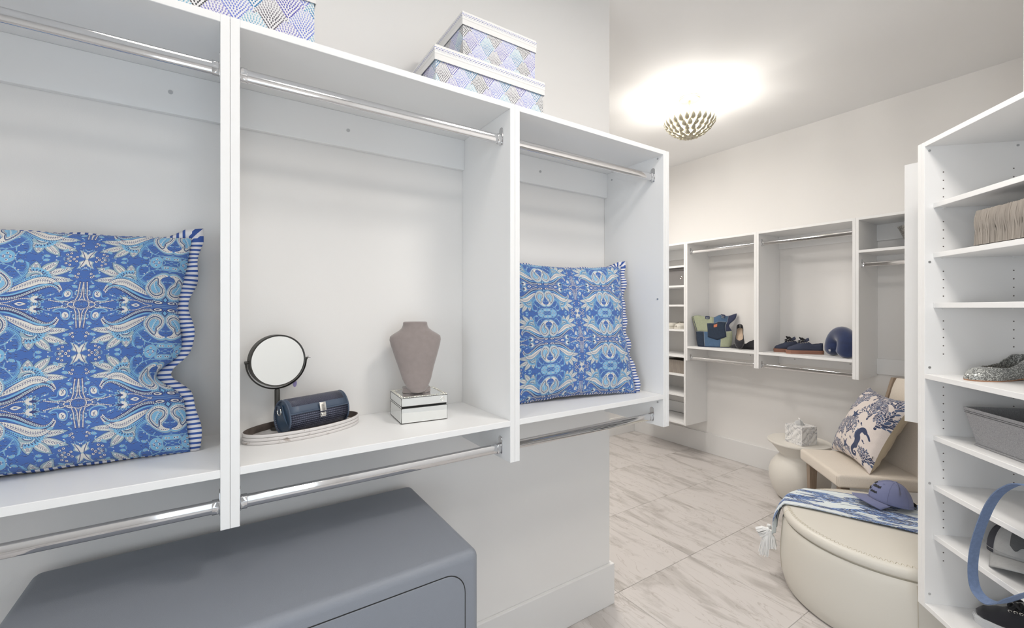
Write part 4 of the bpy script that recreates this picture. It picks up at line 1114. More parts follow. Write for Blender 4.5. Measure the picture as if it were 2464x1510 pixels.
def sneaker(label, loc, rz, mats, L=.255, W=.094, lace=None, group=None, name='sneaker', vis=.4):
    r = shoe(name, label, loc, (0, 0, rz), L, W, SNK_H, .34, .46, mats, .030, SNK_W, group=group)
    st, wall, *_ = r_info[r.name]
    bm = BM(); ring_loft(bm, [[(st(s_)[0], y, .088+.030*t-.4*y*y/W*6) for y in (-.026, -.012, 0, .012, .026)] for t, s_ in ((-.9, .30), (-.2, .38), (.5, .46), (1.2, .55), (1.45, .60))], False, False)
    tg = obj('tongue', bm, lace or mats[0], r, smooth=True); tg.modifiers.new('t', 'SOLIDIFY').thickness = .006
    lb = BM(); eb = BM()
    for i in range(4):
        s_ = .36+.055*i; a = Vector(wall(s_, 5, 1)); b = Vector(wall(s_, 5, -1)); m_ = (a+b)/2+Vector((0, 0, .014))
        tube(crom([a, m_+Vector((.004, .008, 0)), m_+Vector((-.004, -.008, 0)), b], 5), .0042, 6, lb, sx=1, sy=.6)
        for p, sg in ((a, 1), (b, -1)):
            c = BM(); q_ = Vector(p)+Vector((0, sg*.002, .002))
            tube([q_+Vector((.0045*math.cos(t), sg*.0022*math.sin(t), .0045*math.sin(t))) for t in [2*PI*k/12 for k in range(12)]], .0013, 5, eb, closed=False)
    m_ = Vector(((.5-.44)*L, 0, .120))
    for sg in (1, -1):
        tube(crom([m_, m_+Vector((.012, sg*.030, .010)), m_+Vector((-.004, sg*.046, -.006)), m_+Vector((-.006, sg*.014, -.002)), m_+Vector((.020, sg*.040, -.022))], 6), .0042, 6, lb)
    obj('laces', lb, lace or M['lace'], r, smooth=True); obj('eyelets', eb, M['nickel'], r, smooth=True)
    bm = BM(); pts = [(st(i/40)[0]*1.055, sg*st(i/40)[1]*1.065, .020) for sg, rg in ((1, range(40, -1, -1)), (-1, range(0, 41))) for i in rg]
    tube(pts, .0025, 6, bm); obj('foxing_line', bm, mats[2], r, smooth=True)
    return r
MS = (M['navy_canvas'], M['lace'], M['gum'])
dv = math.atan2(.18, -.155)
sneaker('navy canvas sneaker with brown gum sole, the nearer of the far-shelf pair', (3.955, 1.660, 1.1024), dv, MS)
sneaker('navy canvas sneaker with brown gum sole, partly behind its mate on the far shelf', (4.010, 1.785, 1.1024), dv+R(3), MS)

# ------------------------------------------------------------------ neck pillow
npil = thing('neck_pillow', 'dark blue velour neck pillow standing on its two ends on the far shelf', 'pillow', (3.945, 1.408, 1.1025), R(-128)); npil.scale = (.94, .94, .94)
pp = crom([(-.066, 0, .048), (-.088, .004, .10), (-.084, .012, .16), (-.045, .016, .205), (.010, .014, .216), (.062, .006, .19), (.088, -.006, .14), (.084, -.012, .09), (.064, -.010, .052)], 8)
n_ = len(pp)-1; rad = []
for i in range(n_+1):
    t = i/n_; e = min(t, 1-t); rad.append(.063*min(1, (e/.09)**.5 if e > 0 else .02)+.004*math.sin(t*PI))
rad[0] = rad[-1] = .004
bm = tube(pp, rad, 24, up=(0, 1, 0)); zmin = min(v.co.z for v in bm.verts)
bmesh.ops.translate(bm, vec=(0, 0, -zmin), verts=bm.verts); obj('cushion', bm, M['navy_plush'], npil, smooth=True, sharp=180)
bm = BM(); cyl(bm, (-.062, -.040, .050), (-.058, -.049, .046), .010, 16); obj('snap_button', bm, M['steel'], npil, smooth=True)
bm = BM(); tube([(-.060+.017*math.cos(t), -.046, .048+.017*math.sin(t)) for t in [2*PI*i/20 for i in range(20)]], .003, 6, bm, closed=True); obj('button_loop', bm, M['navy_plush'], npil, smooth=True)

# ------------------------------------------------------------------ patchwork denim tote
tote = thing('tote_bag', 'patchwork tote bag of blue denim and sage canvas on the far shelf', 'bag', (3.927, 2.430, 1.1025), R(-59))
TWB, TWT, TH_ = .146, .196, .300
def tote_p(u, v, side=1, off=0):
    """u -1..1 across, v 0..1 up; front is -y"""
    v = max(0, v); wd = TWB+(TWT-TWB)*v**1.3+.004*math.sin(v*9); x = u*wd
    if u > 0: x -= .045*u**3*math.exp(-((v-.66)/.13)**2)
    d = .052*max(0, 1-v)**.7+.010
    y = -side*(d*(1-abs(u)**4)**.5+off)+.075*v*v*(.5+.5*u)+.02*v
    y += .006*math.sin(u*5+v*4)*v
    z = TH_*v*(1+.035*u)+.010*v*math.sin(u*7+.6)*v-.022*v*math.exp(-((u-.02)/.16)**2)*(1 if v > .8 else v)
    return Vector((x, y, z))
bm = BM(); nU, nV = 30, 24
for side in (1, -1):
    ring_loft(bm, [[tote_p(-1+2*i/nU, j/nV, side) for i in range(nU+1)] for j in range(nV+1)], False, False)
ring_loft(bm, [[tote_p(-1+2*i/nU, 0, s_) for i in range(nU+1)] for s_ in (1, -1)], False, False)
bmesh.ops.remove_doubles(bm, verts=bm.verts, dist=.0008); obj('bag_body', bm, M['denim_navy'], tote, smooth=True)
def patch(name, u0, u1, v0, v1, m, off, edge=True, parent=None, poly=None):
    bm = BM(); nu, nv = 10, 10
    f = lambda a, b: tote_p(u0+(u1-u0)*a, v0+(v1-v0)*b, 1, off)
    if poly: f = lambda a, b: tote_p(*poly(a, b), 1, off)
    grid_uv(bm, f, nu, nv)
    o = obj(name, bm, m, parent or tote, smooth=True); s_ = o.modifiers.new('t', 'SOLIDIFY'); s_.thickness = .0016
    if edge:
        tb = BM(); P = [f(i/10, 1) for i in range(11)]; tube(P, .0012, 5, tb); P = [f(1, i/10) for i in range(11)]; tube(P, .0012, 5, tb)
        obj('topstitch', tb, M['cotton_thread'], o)
    return o
patch('canvas_patch', -.995, -.02, .50, 1.0, M['sage'], .0012); patch('denim_patch', -.02, .62, .50, .99, M['denim'], .0012); patch('denim_patch', .62, .995, .50, 1.0, M['denim_navy'], .0014)
patch('denim_patch', -.99, -.55, .02, .495, M['denim_dark'], .0012); patch('denim_patch', -.55, .36, .015, .495, M['denim'], .0012); patch('canvas_patch', .36, .99, .02, .495, M['sage'], .0012)
def pk(a, b):
    u = -.34+.92*a+.10*(1-b)*(a-.1); v = .80-(1-b)*(.46+.10*(1-abs(2*a-1.05)))
    return u, v-.02*(1-a)
pkt = patch('pocket', 0, 0, 0, 0, M['denim_dark'], .0045, True, None, pk)
patch('pocket_label', 0, 0, 0, 0, M['orange_leather'], .0068, False, pkt, lambda a, b: (-.02+.17*a, .645+.095*b))
for u0 in (-.36, .33):
    bm = BM(); tube([tote_p(u0+.05, .93, 1, .004), tote_p(u0+.06, 1.02, 1, .002), tote_p(u0+.06, 1.0, -1, .0)], .020, 6, bm, sx=1, sy=.12, up=(0, 1, 0)); obj('strap_tab', bm, M['denim_navy'], tote)
    bm = BM()
    for k in (0, 1):
        a, b = (tote_p(u0-.0+.10*k, .91, 1, .009), tote_p(u0+.10-.10*k, .985, 1, .009)); tube([a, b], .0012, 5, bm)
    tube([tote_p(u0, .91, 1, .009), tote_p(u0+.1, .91, 1, .009), tote_p(u0+.1, .985, 1, .009), tote_p(u0, .985, 1, .009), tote_p(u0, .91, 1, .009)], .0012, 5, bm)
    obj('cross_stitch', bm, M['cotton_thread'], tote)

# ------------------------------------------------------------------ in the shelf tower and the corner unit
gb = thing('fabric_bin', 'grey fabric bin with a round metal grommet in the shelf tower', 'bin', (3.925, 2.79, 1.7003), R(-90))
obj('bin_body', bx((-.125, -.12, 0), (.125, .15, .150)), M['grey_box'], gb, bevel=.004)
obj('bin_lid', bx((-.128, -.123, .150), (.128, .153, .172)), M['grey_box'], gb, bevel=.003)
bm = BM(); tube([(.085+.012*math.cos(t), -.121, .075+.012*math.sin(t)) for t in [2*PI*i/20 for i in range(20)]], .003, 6, bm, closed=True); obj('grommet', bm, M['nickel'], gb, smooth=True)
bm = BM(); cyl(bm, (.085, -.119, .075), (.085, -.1205, .075), .010, 16); obj('grommet_hole', bm, M['hole'], gb)
MW = (M['white_shoe'], M['insole'], M['white_shoe'])
for k, (y, lb) in enumerate(((2.735, 'white leather slip-on in the shelf tower, at the right of the pair'), (2.86, 'white leather slip-on in the shelf tower, mostly behind the side panel'))):
    w_ = shoe('slip_on', lb, (3.90, y, 1.2623), (0, 0, R(176)), .25, .092, [(0, .040), (.1, .052), (.3, .062), (.5, .058), (.8, .058), (1, .066)], .42, .6, MW, .020, SNK_W)
    bm = BM()
    for i in range(5): cyl(bm, (.055+.010*i, -.02+.01*i, .066), (.055+.010*i, -.02+.01*i, .070), .0035, 8)
    obj('studs', bm, M['nickel'], w_)
pbk = thing('pleated_basket', 'taupe pleated basket low in the shelf tower', 'basket', (3.91, 2.79, .8203), R(-90))
bm = BM(); n_ = 40; ptsA = []
for s_ in range(4):
    for i in range(n_ if s_ % 2 == 0 else 30):
        m_ = n_ if s_ % 2 == 0 else 30; t = -1+2*i/m_; q_ = .003*(1 if i % 2 else -1)
        ptsA.append(((t*.125, -.10-q_), (.125+q_, t*.10), (-t*.125, .10+q_), (-.125-q_, -t*.10))[s_])
ring_loft(bm, [[(x*.97, y*.97, 0) for x, y in ptsA], [(x, y, .06) for x, y in ptsA], [(x, y, .130) for x, y in ptsA], [(x*.93, y*.93, .130) for x, y in ptsA], [(x*.92, y*.92, .01) for x, y in ptsA]])
obj('basket_body', bm, M['raffia'], pbk)
sq = thing('sequin_bowl', 'silver sequinned tapered basket on the top shelf of the corner unit', 'basket', (3.95, .965, 1.8873))
prf = [(.045, 0), (.060, .045), (.082, .10), (.100, .148), (.097, .148), (.078, .10), (.055, .045), (.042, .006)]
obj('basket_body', lathe(prf, 28), M['sequin'], sq, smooth=True)
bm = BM(); tube([(.0985*math.cos(t), .0985*math.sin(t), .148) for t in [2*PI*i/40 for i in range(40)]], .004, 8, bm, closed=True); obj('basket_rim', bm, M['sequin'], sq, smooth=True)
# ------------------------------------------------------------------ ottoman with throw and cap
OX, OY, OT = 2.763, .787, .402
ot = thing('ottoman', 'round ivory leather ottoman beside the bookcase, a palm throw across its top', 'ottoman', (OX, OY, .001))
body = [(.10, 0), (.425, 0), (.437, .012), (.450, .06), (.455, .13), (.454, .20), (.450, .26), (.446, .315), (.440, .335), (.436, .342), (.10, .342)]
obj('base', lathe(body, 96), M['leather'], ot, smooth=True, sharp=50)
obj('groove', lathe([(.05, .341), (.428, .341), (.428, .350), (.05, .350)], 64), M['stitch'], ot)
lidp = [(.05, .349), (.432, .349), (.441, .353), (.445, .362), (.445, .376), (.441, .388), (.430, .397), (.405, .4005), (.05, .401)]
lid_ = obj('lid_cushion', lathe(lidp, 96), M['leather'], ot, smooth=True, sharp=60)
bm = BM(); n_ = 300
for i in range(n_):
    a, b = 2*PI*i/n_, 2*PI*(i+.55)/n_; r0, r1 = (.412, .4255) if i % 2 else (.4255, .412)
    zf = lambda r: .4012-(.0012 if r < .42 else .0038)
    tube([(r0*math.cos(a), r0*math.sin(a), zf(r0)+.0005), (r1*math.cos(b), r1*math.sin(b), zf(r1)+.0005)], .0012, 4, bm)
tag(obj('zigzag_stitching', bm, M['stitch'], lid_), kind='stuff')
for deg in (208, 298, 28, 118):
    a = R(deg); bm = BM(); tube([((r+.0004)*math.cos(a), (r+.0004)*math.sin(a), z) for r, z in body[1:9]], .0016, 5, bm); obj('side_seam', bm, M['stitch'], ot, smooth=True)
    bm = BM(); tube([((r+.0002)*math.cos(a+.14), (r+.0002)*math.sin(a+.14), z) for r, z in lidp[2:8]], .0011, 5, bm); obj('lid_seam', bm, M['stitch'], lid_, smooth=True)

thr = thing('throw', 'blue palm-print throw with white tassels draped over the ottoman', 'throw', (OX, OY, .4035))
dth = Vector((.373, -.928, 0))
def throw_p(u, v):
    """u 0..1 from the hanging hem to the far end, v 0..1 from the near edge to the far edge"""
    aN, aF = R(118.5), R(74); a0 = aN+(aF-aN)*v
    if u < .30:
        k = 1-u/.30
        aB = R(119.5)+(R(106)-R(119.5))*v; a = a0+(aB-a0)*min(1, k*1.25)**.8
        rr = .452+.020*math.sin(min(1, k*1.6)*PI/2)+.014*k+.010*math.sin(v*9+k*2)*min(1, k*2)
        z = -.004-.165*k-.018*math.exp(-((k)/.12)**2)*0
        if k < .10: z = -.022*(k/.10)**1.6; rr = .436+.018*(k/.10)**.6
        else: z = -.022-.150*(k-.10)/.90
        return Vector((rr*math.cos(a), rr*math.sin(a), z))
    t = (u-.30)/.70
    rim_ = Vector((.436*math.cos(a0), .436*math.sin(a0), 0))
    E = Vector((2.78-OX, .600-OY, 0))+(Vector((3.150-OX, .735-OY, 0))-Vector((2.78-OX, .600-OY, 0)))*v
    p = rim_+(E-rim_)*t
    p.z = .0012+.0030*(1+math.sin(v*13+t*3))*math.sin(PI*min(1, t*1.05))**.5+.0018*(1+math.sin(t*11+v*5))
    p += Vector((.928, .373, 0))*.012*math.sin(t*6)*(1-2*v)*.4
    return p
bm = BM(); grid_uv(bm, throw_p, 90, 40)
th_o = obj('cloth', bm, M['palm'], thr, smooth=True, sharp=180); sd = th_o.modifiers.new('t', 'SOLIDIFY'); sd.thickness = .0022; sd.offset = 1
def tassel(p0, p1, r0, r1, seed):
    """a bound head and a skirt of cotton strands"""
    rn = random.Random(seed); p0, p1 = Vector(p0), Vector(p1); d = p1-p0; n_ = d.normalized(); s_ = n_.orthogonal().normalized(); t_ = n_.cross(s_)
    bm = BM(); tube([p0-d*.12, p0+d*.02, p0+d*.10], [r0*.75, r0*1.05, r0*.9], 12, bm); h = obj('tassel', bm, M['tissue'], thr, smooth=True)
    sb = BM()
    for i in range(90):
        a, q = rn.uniform(0, 2*PI), rn.random()**.5; o = s_*math.cos(a)+t_*math.sin(a); w_ = rn.uniform(.85, 1.05)
        tube([p0+d*.05+o*r0*.7*q, p0+d*.4+o*r1*.85*q, p0+d*w_+o*r1*q*rn.uniform(.8, 1.15)], .0025, 4, sb)
    tag(obj('strands', sb, M['tissue'], h), kind='stuff')
tassel((-.222, .464, -.165), (-.250, .505, -.190), .013, .027, 1)
tassel((-.214, .458, -.178), (-.214, .452, -.262), .014, .029, 2)
tassel((-.228, .470, -.182), (-.238, .482, -.305), .013, .024, 3)
tassel((-.17, .485, -.172), (-.165, .492, -.262), .013, .022, 4)

def ball_cap(name, label, loc, rz, mats, pitch=0, roll=0, sc=1.0, brim_drop=.02, text=True, patch_=False):
    """local +x is forward; mats: crown, brim, thread, rear"""
    r = thing(name, label, 'cap', loc); r.rotation_euler = (Matrix.Rotation(rz, 3, 'Z') @ Matrix.Rotation(pitch, 3, 'Y') @ Matrix.Rotation(roll, 3, 'X')).to_euler(); r.scale = (sc,)*3
    RX, RY_, HZ = .098, .082, .112
    def dome(ph, th, off=0):
        """ph around from the front, th 0 at band .. 1 at top"""
        c, s_ = math.cos(ph), math.sin(ph); e = math.cos(th*PI/2)**.78; zz = math.sin(th*PI/2)**.92
        f = max(0, c); back = max(0, -c)
        x = (RX+off)*c*e-(.012*zz if c > 0 else 0)+.010*f*math.sin(th*PI); y = (RY_+off)*s_*e
        dent = .010*back*math.sin(th*PI*.9)+.006*math.exp(-((abs(ph)-1.35)/.35)**2)*math.sin(th*PI)
        x += dent*0.8 if c < 0 else -dent*.3*c; y *= 1-dent*1.2
        return Vector((x, y, (HZ+off)*zz-.006*back*(1-th)+.004*f*(1-th)))
    bm = BM(); n1, n2 = 60, 22
    rings = [[dome(2*PI*i/n1, j/n2*.995) for i in range(n1)] for j in range(n2+1)]
    ring_loft(bm, rings, False); top = bm.verts.new(dome(0, 1)); bm.verts.ensure_lookup_table()
    last = [v for v in bm.verts if v is not top][-n1:]
    for i in range(n1): bm.faces.new((last[i], last[(i+1) % n1], top))
    if isinstance(mats[0], tuple):
        for f in bm.faces:
            c = f.calc_center_median(); f.material_index = 0 if math.atan2(abs(c.y), c.x) < 1.02 else 1
        cr = obj('crown', bm, list(mats[0]), r, smooth=True, sharp=180)
    else: cr = obj('crown', bm, mats[0], r, smooth=True, sharp=180)
    cr.modifiers.new('t', 'SOLIDIFY').thickness = .0016
    def brim_p(a, b):
        ph = (a-.5)*2*R(72); c, s_ = math.cos(ph), math.sin(ph); base = dome(ph, 0)
        ext = .078*math.cos(ph*.92)**.55*b; p = base+Vector((ext, 0, 0))+Vector((0, .010*math.sin(ph)*b, 0))
        p.z += -.030*(abs(a-.5)*2)**2*(.25+.75*b)*1.0-brim_drop*b*b+.004
        return p
    bm = BM(); grid_uv(bm, brim_p, 28, 10); br = obj('brim', bm, mats[1], r, smooth=True, sharp=180); s2 = br.modifiers.new('t', 'SOLIDIFY'); s2.thickness = .003; s2.offset = -1
    sm = BM()
    for ph in (0, PI/3, -PI/3, 2*PI/3, -2*PI/3, PI): tube([dome(ph, j/14, .0004) for j in range(15)], .0011, 5, sm)
    tube([dome(2*PI*i/60, .06, .0004) for i in range(60)], .0009, 5, sm, closed=True); obj('seams', sm, mats[1], cr, smooth=True)
    bm = BM(); bmesh.ops.create_uvsphere(bm, u_segments=14, v_segments=8, radius=.008, matrix=Matrix.Translation(dome(0, 1)) @ Matrix.Diagonal((1, 1, .5, 1))); obj('top_button', bm, mats[1], r, smooth=True)
    ey = BM()
    for ph in (PI/2, -PI/2, 2.6, -2.6, .55, -.55):
        p = dome(ph, .62, .0006); n_ = Vector((p.x/RX**2, p.y/RY_**2, p.z/HZ**2)).normalized(); o = n_.orthogonal().normalized(); q_ = n_.cross(o)
        tube([p+o*.003*math.cos(t)+q_*.003*math.sin(t) for t in [2*PI*i/10 for i in range(10)]], .0009, 5, ey, closed=True)
    obj('eyelets', ey, mats[0][0] if isinstance(mats[0], tuple) else mats[0], r, smooth=True)
    bm = BM(); tube([dome(PI+a, .06, .0) + Vector((-.012*math.cos(a), 0, .0)) for a in [R(-32+64*i/12) for i in range(13)]], .010, 8, bm, sx=.18, sy=1, up=(0, 0, 1)); obj('strap', bm, mats[2], r, smooth=True)
    if text:
        # black script stitched on the front panels: the words are too small to read in the photograph
        rn = random.Random(12); tx = BM()
        def stitch(ph, th, w_, h_, n):
            x = ph
            for k in range(n):
                p = [(x, th), (x+w_*.25, th+h_*rn.uniform(.6, 1)), (x+w_*.5, th+h_*rn.uniform(-.1, .25)), (x+w_*.8, th+h_*rn.uniform(.3, .7)), (x+w_, th)]
                tube(crom([dome(a, b, .0012) for a, b in p], 4), .0017, 5, tx); x += w_*.86
        stitch(.58, .40, -.085, .11, 8); stitch(-.02, .25, -.085, .10, 5); stitch(-.06, .50, -.08, .10, 4); stitch(.50, .20, -.10, .09, 5)
        tag(obj('embroidery', tx, M['thread'], cr, smooth=True), 'black stitched script')
    if patch_:
        bm = BM()
        def pp_(a, b):
            ph = -.50+1.0*a; th = .22+.34*b+.05*math.sin(a*9)*(1 if b > .5 else -.6)+.03*math.sin(a*17+2)
            return dome(ph, th, .0022)
        grid_uv(bm, pp_, 24, 8); po = obj('front_patch', bm, M['patch'], cr, smooth=True, sharp=180); po.modifiers.new('t', 'SOLIDIFY').thickness = .0022
    return r
ball_cap('baseball_cap', 'periwinkle blue baseball cap with black stitching lying on the throw', (2.990, .838, .4345), R(128), (M['cap'], M['cap'], M['thread']), R(-6), R(2), .98, .004)

# ------------------------------------------------------------------ chair with coral pillow
ch = thing('slipper_chair', 'cream linen dining chair with greyed oak legs in the far right corner', 'chair', (3.236, 1.286, .0005), R(225))
bm = BM(); n_ = 14
def seat_pt(a, b, top):
    x = (a-.5)*.51; y = b*.47; e = min(1, 6*min(a, 1-a))*min(1, 6*min(b, 1-b)); return (x, y, .472+.012*e**.5 if top else .385)
sb = bx((-.255, 0, .402), (.255, .47, .481)); so = obj('seat', sb, M['linen'], ch, bevel=.018, seg=4, smooth=True, sharp=70)
bm = BM(); tube([(.2555, .004, .415), (.2555, .002, .465)], .0015, 5, bm); tube([(.243, -.0008, .415), (.243, -.0005, .465)], .0015, 5, bm); obj('corner_seam', bm, M['linen'], so)
for sx in (-1, 1):
    bm = BM(); x = sx*.200
    ring_loft(bm, [[(x+a*w_, .055+b*w_, z) for a, b in ((-1, -1), (1, -1), (1, 1), (-1, 1))] for z, w_ in ((0, .016), (.402, .025))]); obj('leg', bm, M['wood'], ch, bevel=.002)
    bm = BM(); x = sx*.248
    def post(z): return .462+(.0 if z < .42 else (z-.42)**1.15*.24)+(.07*(1-z/.42) if z < .42 else 0)
    ring_loft(bm, [[(x-.014, post(z)-d, z), (x+.014, post(z)-d, z), (x+.014, post(z)+d, z), (x-.014, post(z)+d, z)] for z, d in ((0, .016), (.2, .022), (.42, .030), (.55, .030), (.7, .029), (.85, .027), (1.0, .024))]); obj('leg', bm, M['wood'], ch, bevel=.002)
bm = BM(); rr = []
for i in range(17):
    z = .455+(1.0-.455)*i/16; y = post(z)-.004; e = min(1, 8*min(i/16+.02, 1.02-i/16)); d = .030*e**.4; r_ = []
    for k in range(28):
        t = k/27*2-1; r_.append((t*.2335, y-d*(1-abs(t)**8)**.5-.010*(1-t*t), z+.012*(1-t*t)*(i/16)))
    for k in range(28):
        t = 1-k/27*2; r_.append((t*.2335, y+d*(1-abs(t)**8)**.5-.004*(1-t*t), z+.012*(1-t*t)*(i/16)))
    rr.append(r_)
ring_loft(bm, rr); obj('backrest', bm, M['linen'], ch, smooth=True, sharp=60)
cp = pillow('coral_pillow', 'square pillow printed with navy coral and starfish, leaning on the cream chair', .50, .50, .20, (3.398, 1.166, .482), R(222), R(27), M['coral'], M['khaki'], (.50, .50), 0, (), .15, 48, 5, roll=0)
pb = BM(); mxp = Matrix.Rotation(R(-27), 4, 'X')
box(pb, (-.0075, -.0010, -.020), (.0075, .0010, .020)); lb_ = obj('sewn_label', pb, mat('black_label', (.02, .018, .015, 1), .7), cp)
lb_.location = mxp @ Vector((.2165, -.016, .085)); lb_.rotation_euler = (R(-20), 0, R(-25))
lx = BM()
for i in range(7): box(lx, (-.003, -.0016, -.015+.0042*i), (.003+.001*(i % 2), -.0011, -.0125+.0042*i))
obj('label_lettering', lx, mat('yellow_thread', srgb(196, 178, 70), .7), lb_)

# ------------------------------------------------------------------ side table and tissue box
tbl = thing('side_table', 'white hourglass side table between the far wall and the cream chair', 'table', (3.72, 1.60, .0005))
obj('table_base', lathe([(.02, 0), (.130, 0), (.152, .020), (.186, .080), (.203, .150), (.204, .205), (.190, .255), (.160, .300), (.135, .325), (.128, .335), (.132, .345), (.160, .380), (.196, .424), (.02, .424)], 64), M['plaster'], tbl, smooth=True, sharp=60)
obj('table_top', lathe([(.02, .424), (.200, .424), (.211, .430), (.213, .439), (.209, .448), (.02, .449)], 64), M['plaster'], tbl, smooth=True, sharp=50)
tis = thing('tissue_box', 'white carved marble tissue box on the side table', 'tissue box', (3.668, 1.565, .4500), R(-18))
tw_ = .072
bm = BM(); n_ = 26
for s_ in range(4):
    def face_p(a, b, s_=s_):
        x = (a-.5)*2*tw_; z = b*.135; e = min(1, 12*min(a, 1-a))*min(1, 12*min(b, 1-b))
        y = -tw_-.0022*e*math.sin((a*1.0-b*.9)*PI*5.2)-.001*mnoise.noise(Vector((a*5, b*5, s_*2.3)))
        c, sn = math.cos(s_*PI/2), math.sin(s_*PI/2); return (x*c-y*sn, x*sn+y*c, z)
    grid_uv(bm, face_p, n_, n_)
bmesh.ops.remove_doubles(bm, verts=bm.verts, dist=.0012)
obj('box_sides', bm, M['marble'], tis, smooth=True, sharp=60)
hole_o = [(.042*math.cos(t), .026*math.sin(t)) for t in [2*PI*i/32 for i in range(32)]]
sq_ = []
for i in range(32):
    t = 2*PI*i/32; c, s_ = math.cos(t), math.sin(t); m_ = tw_*.985/max(abs(c), abs(s_)); sq_.append((c*m_, s_*m_))
bm = BM(); ring_loft(bm, [[(x, y, .1345) for x, y in sq_], [(x, y, .137) for x, y in [(a*.97, b*.97) for a, b in sq_]], [(x, y, .137) for x, y in hole_o], [(x, y, .125) for x, y in hole_o]], False); obj('box_top', bm, M['marble'], tis, smooth=True, sharp=40)
bm = BM()
def tis_p(a, b):
    x = (a-.5)*.082*(1-.15*b)+.012*b*math.sin(a*5); y = .010*math.sin(a*9+b*3)*(.5+b)+.014*b; z = .118+.066*b*(.55+.45*math.sin(a*PI*.9+.4))
    return (x, y, z)
grid_uv(bm, tis_p, 20, 8); to = obj('tissue', bm, M['tissue'], tis, smooth=True); to.modifiers.new('t', 'SOLIDIFY').thickness = .0006

# ------------------------------------------------------------------ on the angled bookcase
def bs_thing(name, label, cat, t, s_, z, extra=0): return thing(name, label, cat, BS(t, s_, z), R(-135)+extra)
fb = bs_thing('fringed_basket', 'grey raffia basket with hanging fringe on the second shelf of the bookcase', 'basket', .228, .030, 1.6903)
FBW, FBD, FBH = .36, .25, .121
obj('basket_body', bx((.006, .006, 0), (FBW-.006, FBD, FBH-.004)), M['felt_dark'], fb)
rn = random.Random(6); st_ = BM()
def strand(x, y, nx, ny):
    k = rn.uniform(-.006, .006); w_ = rn.uniform(.0028, .0042); o = rn.uniform(.001, .004); z1 = FBH*rn.uniform(.975, 1.0)
    P = [Vector((x-nx*.002, y-ny*.002, z1)), Vector((x+nx*(o+.002)+ny*k*.3, y+ny*(o+.002)-nx*k*.3, z1*.68)), Vector((x+nx*o*.6-ny*k, y+ny*o*.6+nx*k, z1*.32)), Vector((x+nx*o-ny*k*1.5, y+ny*o+nx*k*1.5, .002))]
    tube(crom(P, 3), w_, 5, st_, sx=1, sy=.6)
for i in range(84): strand(.003+FBW*i/84, .004, 0, -1)
for i in range(84): strand(.003+FBW*(i+.5)/84, .007, 0, -1)
for i in range(56): strand(.005, .004+FBD*i/56, -1, 0)
tag(obj('fringe', st_, M['raffia'], fb, smooth=True), kind='stuff')
MG = (M['glitter'], M['insole'], M['sole'])
GH = [(0, .018), (.06, .030), (.16, .044), (.30, .045), (.34, .045), (.5, .045), (.66, .052), (.8, .066), (.92, .078), (1, .078)]
tx_, ty_, _ = BS(.194, .035); hx_, hy_, _ = BS(.118, .262)
gl = shoe('glitter_flat', 'silver glitter ballet flat with tan lining on the bookcase middle shelf', ((tx_+hx_)/2, (ty_+hy_)/2, 1.2203), (0, 0, math.atan2(ty_-hy_, tx_-hx_)), .245, .088, GH, .30, .80, MG, .004, lift=lambda s_: .010*max(0, (s_-.5)/.5)**1.4)
bm = BM(); box(bm, (-.118, -.022, 0), (-.075, .022, .012)); obj('heel', bm, M['glitter'], gl, bevel=.002)

bn = bs_thing('felt_bin', 'heather grey felt bin with a grommet hole on the bookcase shelf under the glitter flat', 'bin', .158, .088, .9822)
BWd, BDp, BHt = .30, .19, .134
def bin_ring(z, k, ins=0):
    e = .028*k; return [(-e+ins, -e*.9+ins, z), (BWd+e-ins, -e*.9+ins, z), (BWd+e-ins, BDp+e*.6-ins, z), (-e+ins, BDp+e*.6-ins, z)]
bm = BM(); ring_loft(bm, [bin_ring(.0, 0, .0), bin_ring(.060, .43), bin_ring(BHt, 1), bin_ring(BHt, 1, .0035), bin_ring(.060, .43, .0035), bin_ring(.004, 0.03, .0035)]); obj('bin_body', bm, M['felt'], bn)
for hh in (.012, .018):
    bm = BM(); z = BHt-hh; k = z/BHt; P = bin_ring(z, k); P = [(x+(-.0006 if i in (0, 3) else .0006), y+(-.0006 if i < 2 else .0006), z_) for i, (x, y, z_) in enumerate(P)]
    tube(P, .0008, 4, bm, closed=True); obj('top_stitching', bm, M['felt_dark'], bn)
yb = BDp+.028*.6*(.10/BHt)-.004
bm = BM(); tube([(BWd*.5+.026*math.cos(t), yb-.0015, .105+.020*math.sin(t)) for t in [2*PI*i/28 for i in range(28)]], .0035, 8, bm, closed=True); obj('grommet', bm, M['grey_box'], bn, smooth=True)
bm = BM(); ring_loft(bm, [[(BWd*.5+.025*math.cos(t), y, .105+.019*math.sin(t)) for t in [2*PI*i/28 for i in range(28)]] for y in (yb-.0016, yb-.0008)]); obj('grommet_hole', bm, M['wall'], bn)
bm = BM(); P = bin_ring(.001, 0); tube([(x+(-.004 if i in (0, 3) else .004), y+(-.004 if i < 2 else .004), .004) for i, (x, y, z_) in enumerate(P)], .0035, 6, bm, closed=True); obj('bottom_welt', bm, M['felt'], bn)

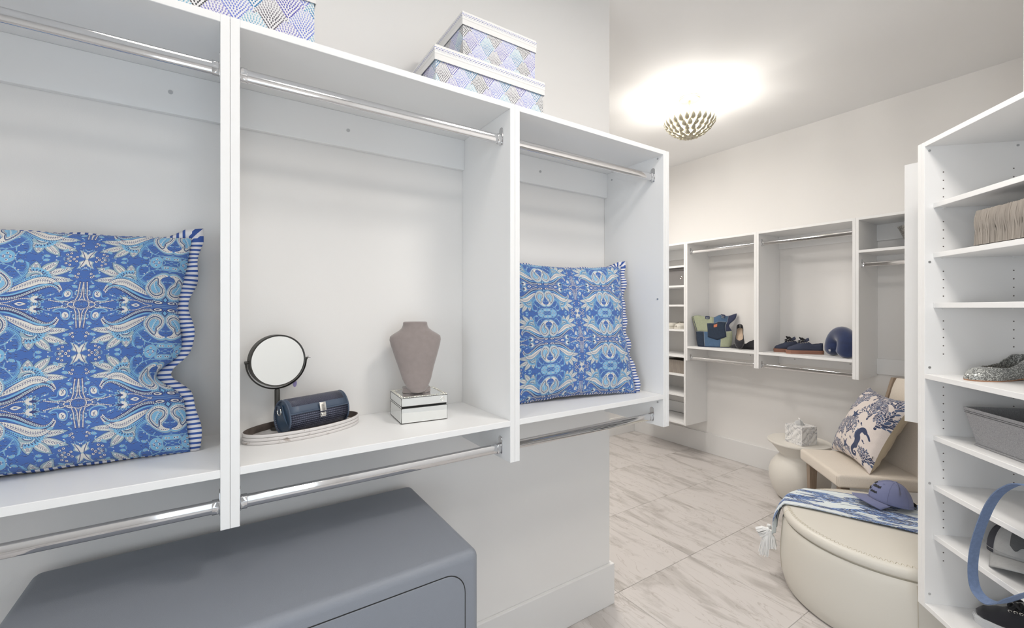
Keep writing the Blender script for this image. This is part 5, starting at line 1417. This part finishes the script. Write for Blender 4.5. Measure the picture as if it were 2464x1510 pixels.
cx0, cy0, _ = BS(.222, .168)
ball_cap('baseball_cap', 'light grey baseball cap with dark front patch and black mesh sides in the bookcase', (cx0, cy0, .628), R(196), ((M['grey_cap'], M['mesh_black']), M['grey_cap'], M['mesh_black']), R(-7), 0, .98, .014, False, True)
sx0, sy0, _ = BS(.178, .212)
sneaker('black low sneaker with white rubber sole on the bottom shelf of the bookcase', (sx0, sy0, .3273), R(96), (M['suede'], M['insole'], M['white_rubber']), .235, .090, M['lace'])

# blue purse whose long strap loops out over the shelf edges
pu = bs_thing('shoulder_bag', 'faded blue denim shoulder bag at the right edge, strap looping over the shelves', 'bag', .50, .040, .7903)
bm = BM(); rr = []
for z, k in ((0, .96), (.01, 1), (.08, 1.0), (.13, .93), (.142, .80)):
    rr.append([(.14+.14*k*math.copysign(abs(math.cos(t))**.5, math.cos(t)), .06+.055*k*math.copysign(abs(math.sin(t))**.7, math.sin(t)), z) for t in [2*PI*i/32 for i in range(32)]])
ring_loft(bm, rr); obj('bag_body', bm, M['strap_denim'], pu, smooth=True, sharp=50)
loop = [(.545, .055, .900), (.505, .015, .950), (.466, -.018, .957), (.421, -.020, .930), (.378, -.020, .882), (.340, -.020, .806), (.303, -.020, .693), (.292, -.020, .603), (.303, -.020, .548), (.340, -.020, .533), (.385, -.020, .552), (.434, -.020, .598), (.50, -.018, .66), (.60, -.016, .75), (.70, -.010, .83), (.745, .030, .905)]
bm = BM(); P = crom([(a-.50, b-.040, c-.7903) for a, b, c in loop], 8); rr = []
for i, p in enumerate(P):
    t = (P[min(i+1, len(P)-1)]-P[max(i-1, 0)]).normalized(); f = i/(len(P)-1)
    tw = .55*math.exp(-((f-.60)/.07)**2)
    wv = (Vector((0, 1, 0))-t*t.y).normalized(); nv_ = t.cross(wv).normalized(); wv, nv_ = wv*math.cos(tw)+nv_*math.sin(tw), nv_*math.cos(tw)-wv*math.sin(tw)
    rr.append([p+wv*.014+nv_*.0016, p-wv*.014+nv_*.0016, p-wv*.014-nv_*.0016, p+wv*.014-nv_*.0016])
for r_ in rr: 
    pass
ring_loft(bm, rr); obj('strap', bm, M['strap_denim'], pu, smooth=True, sharp=50)
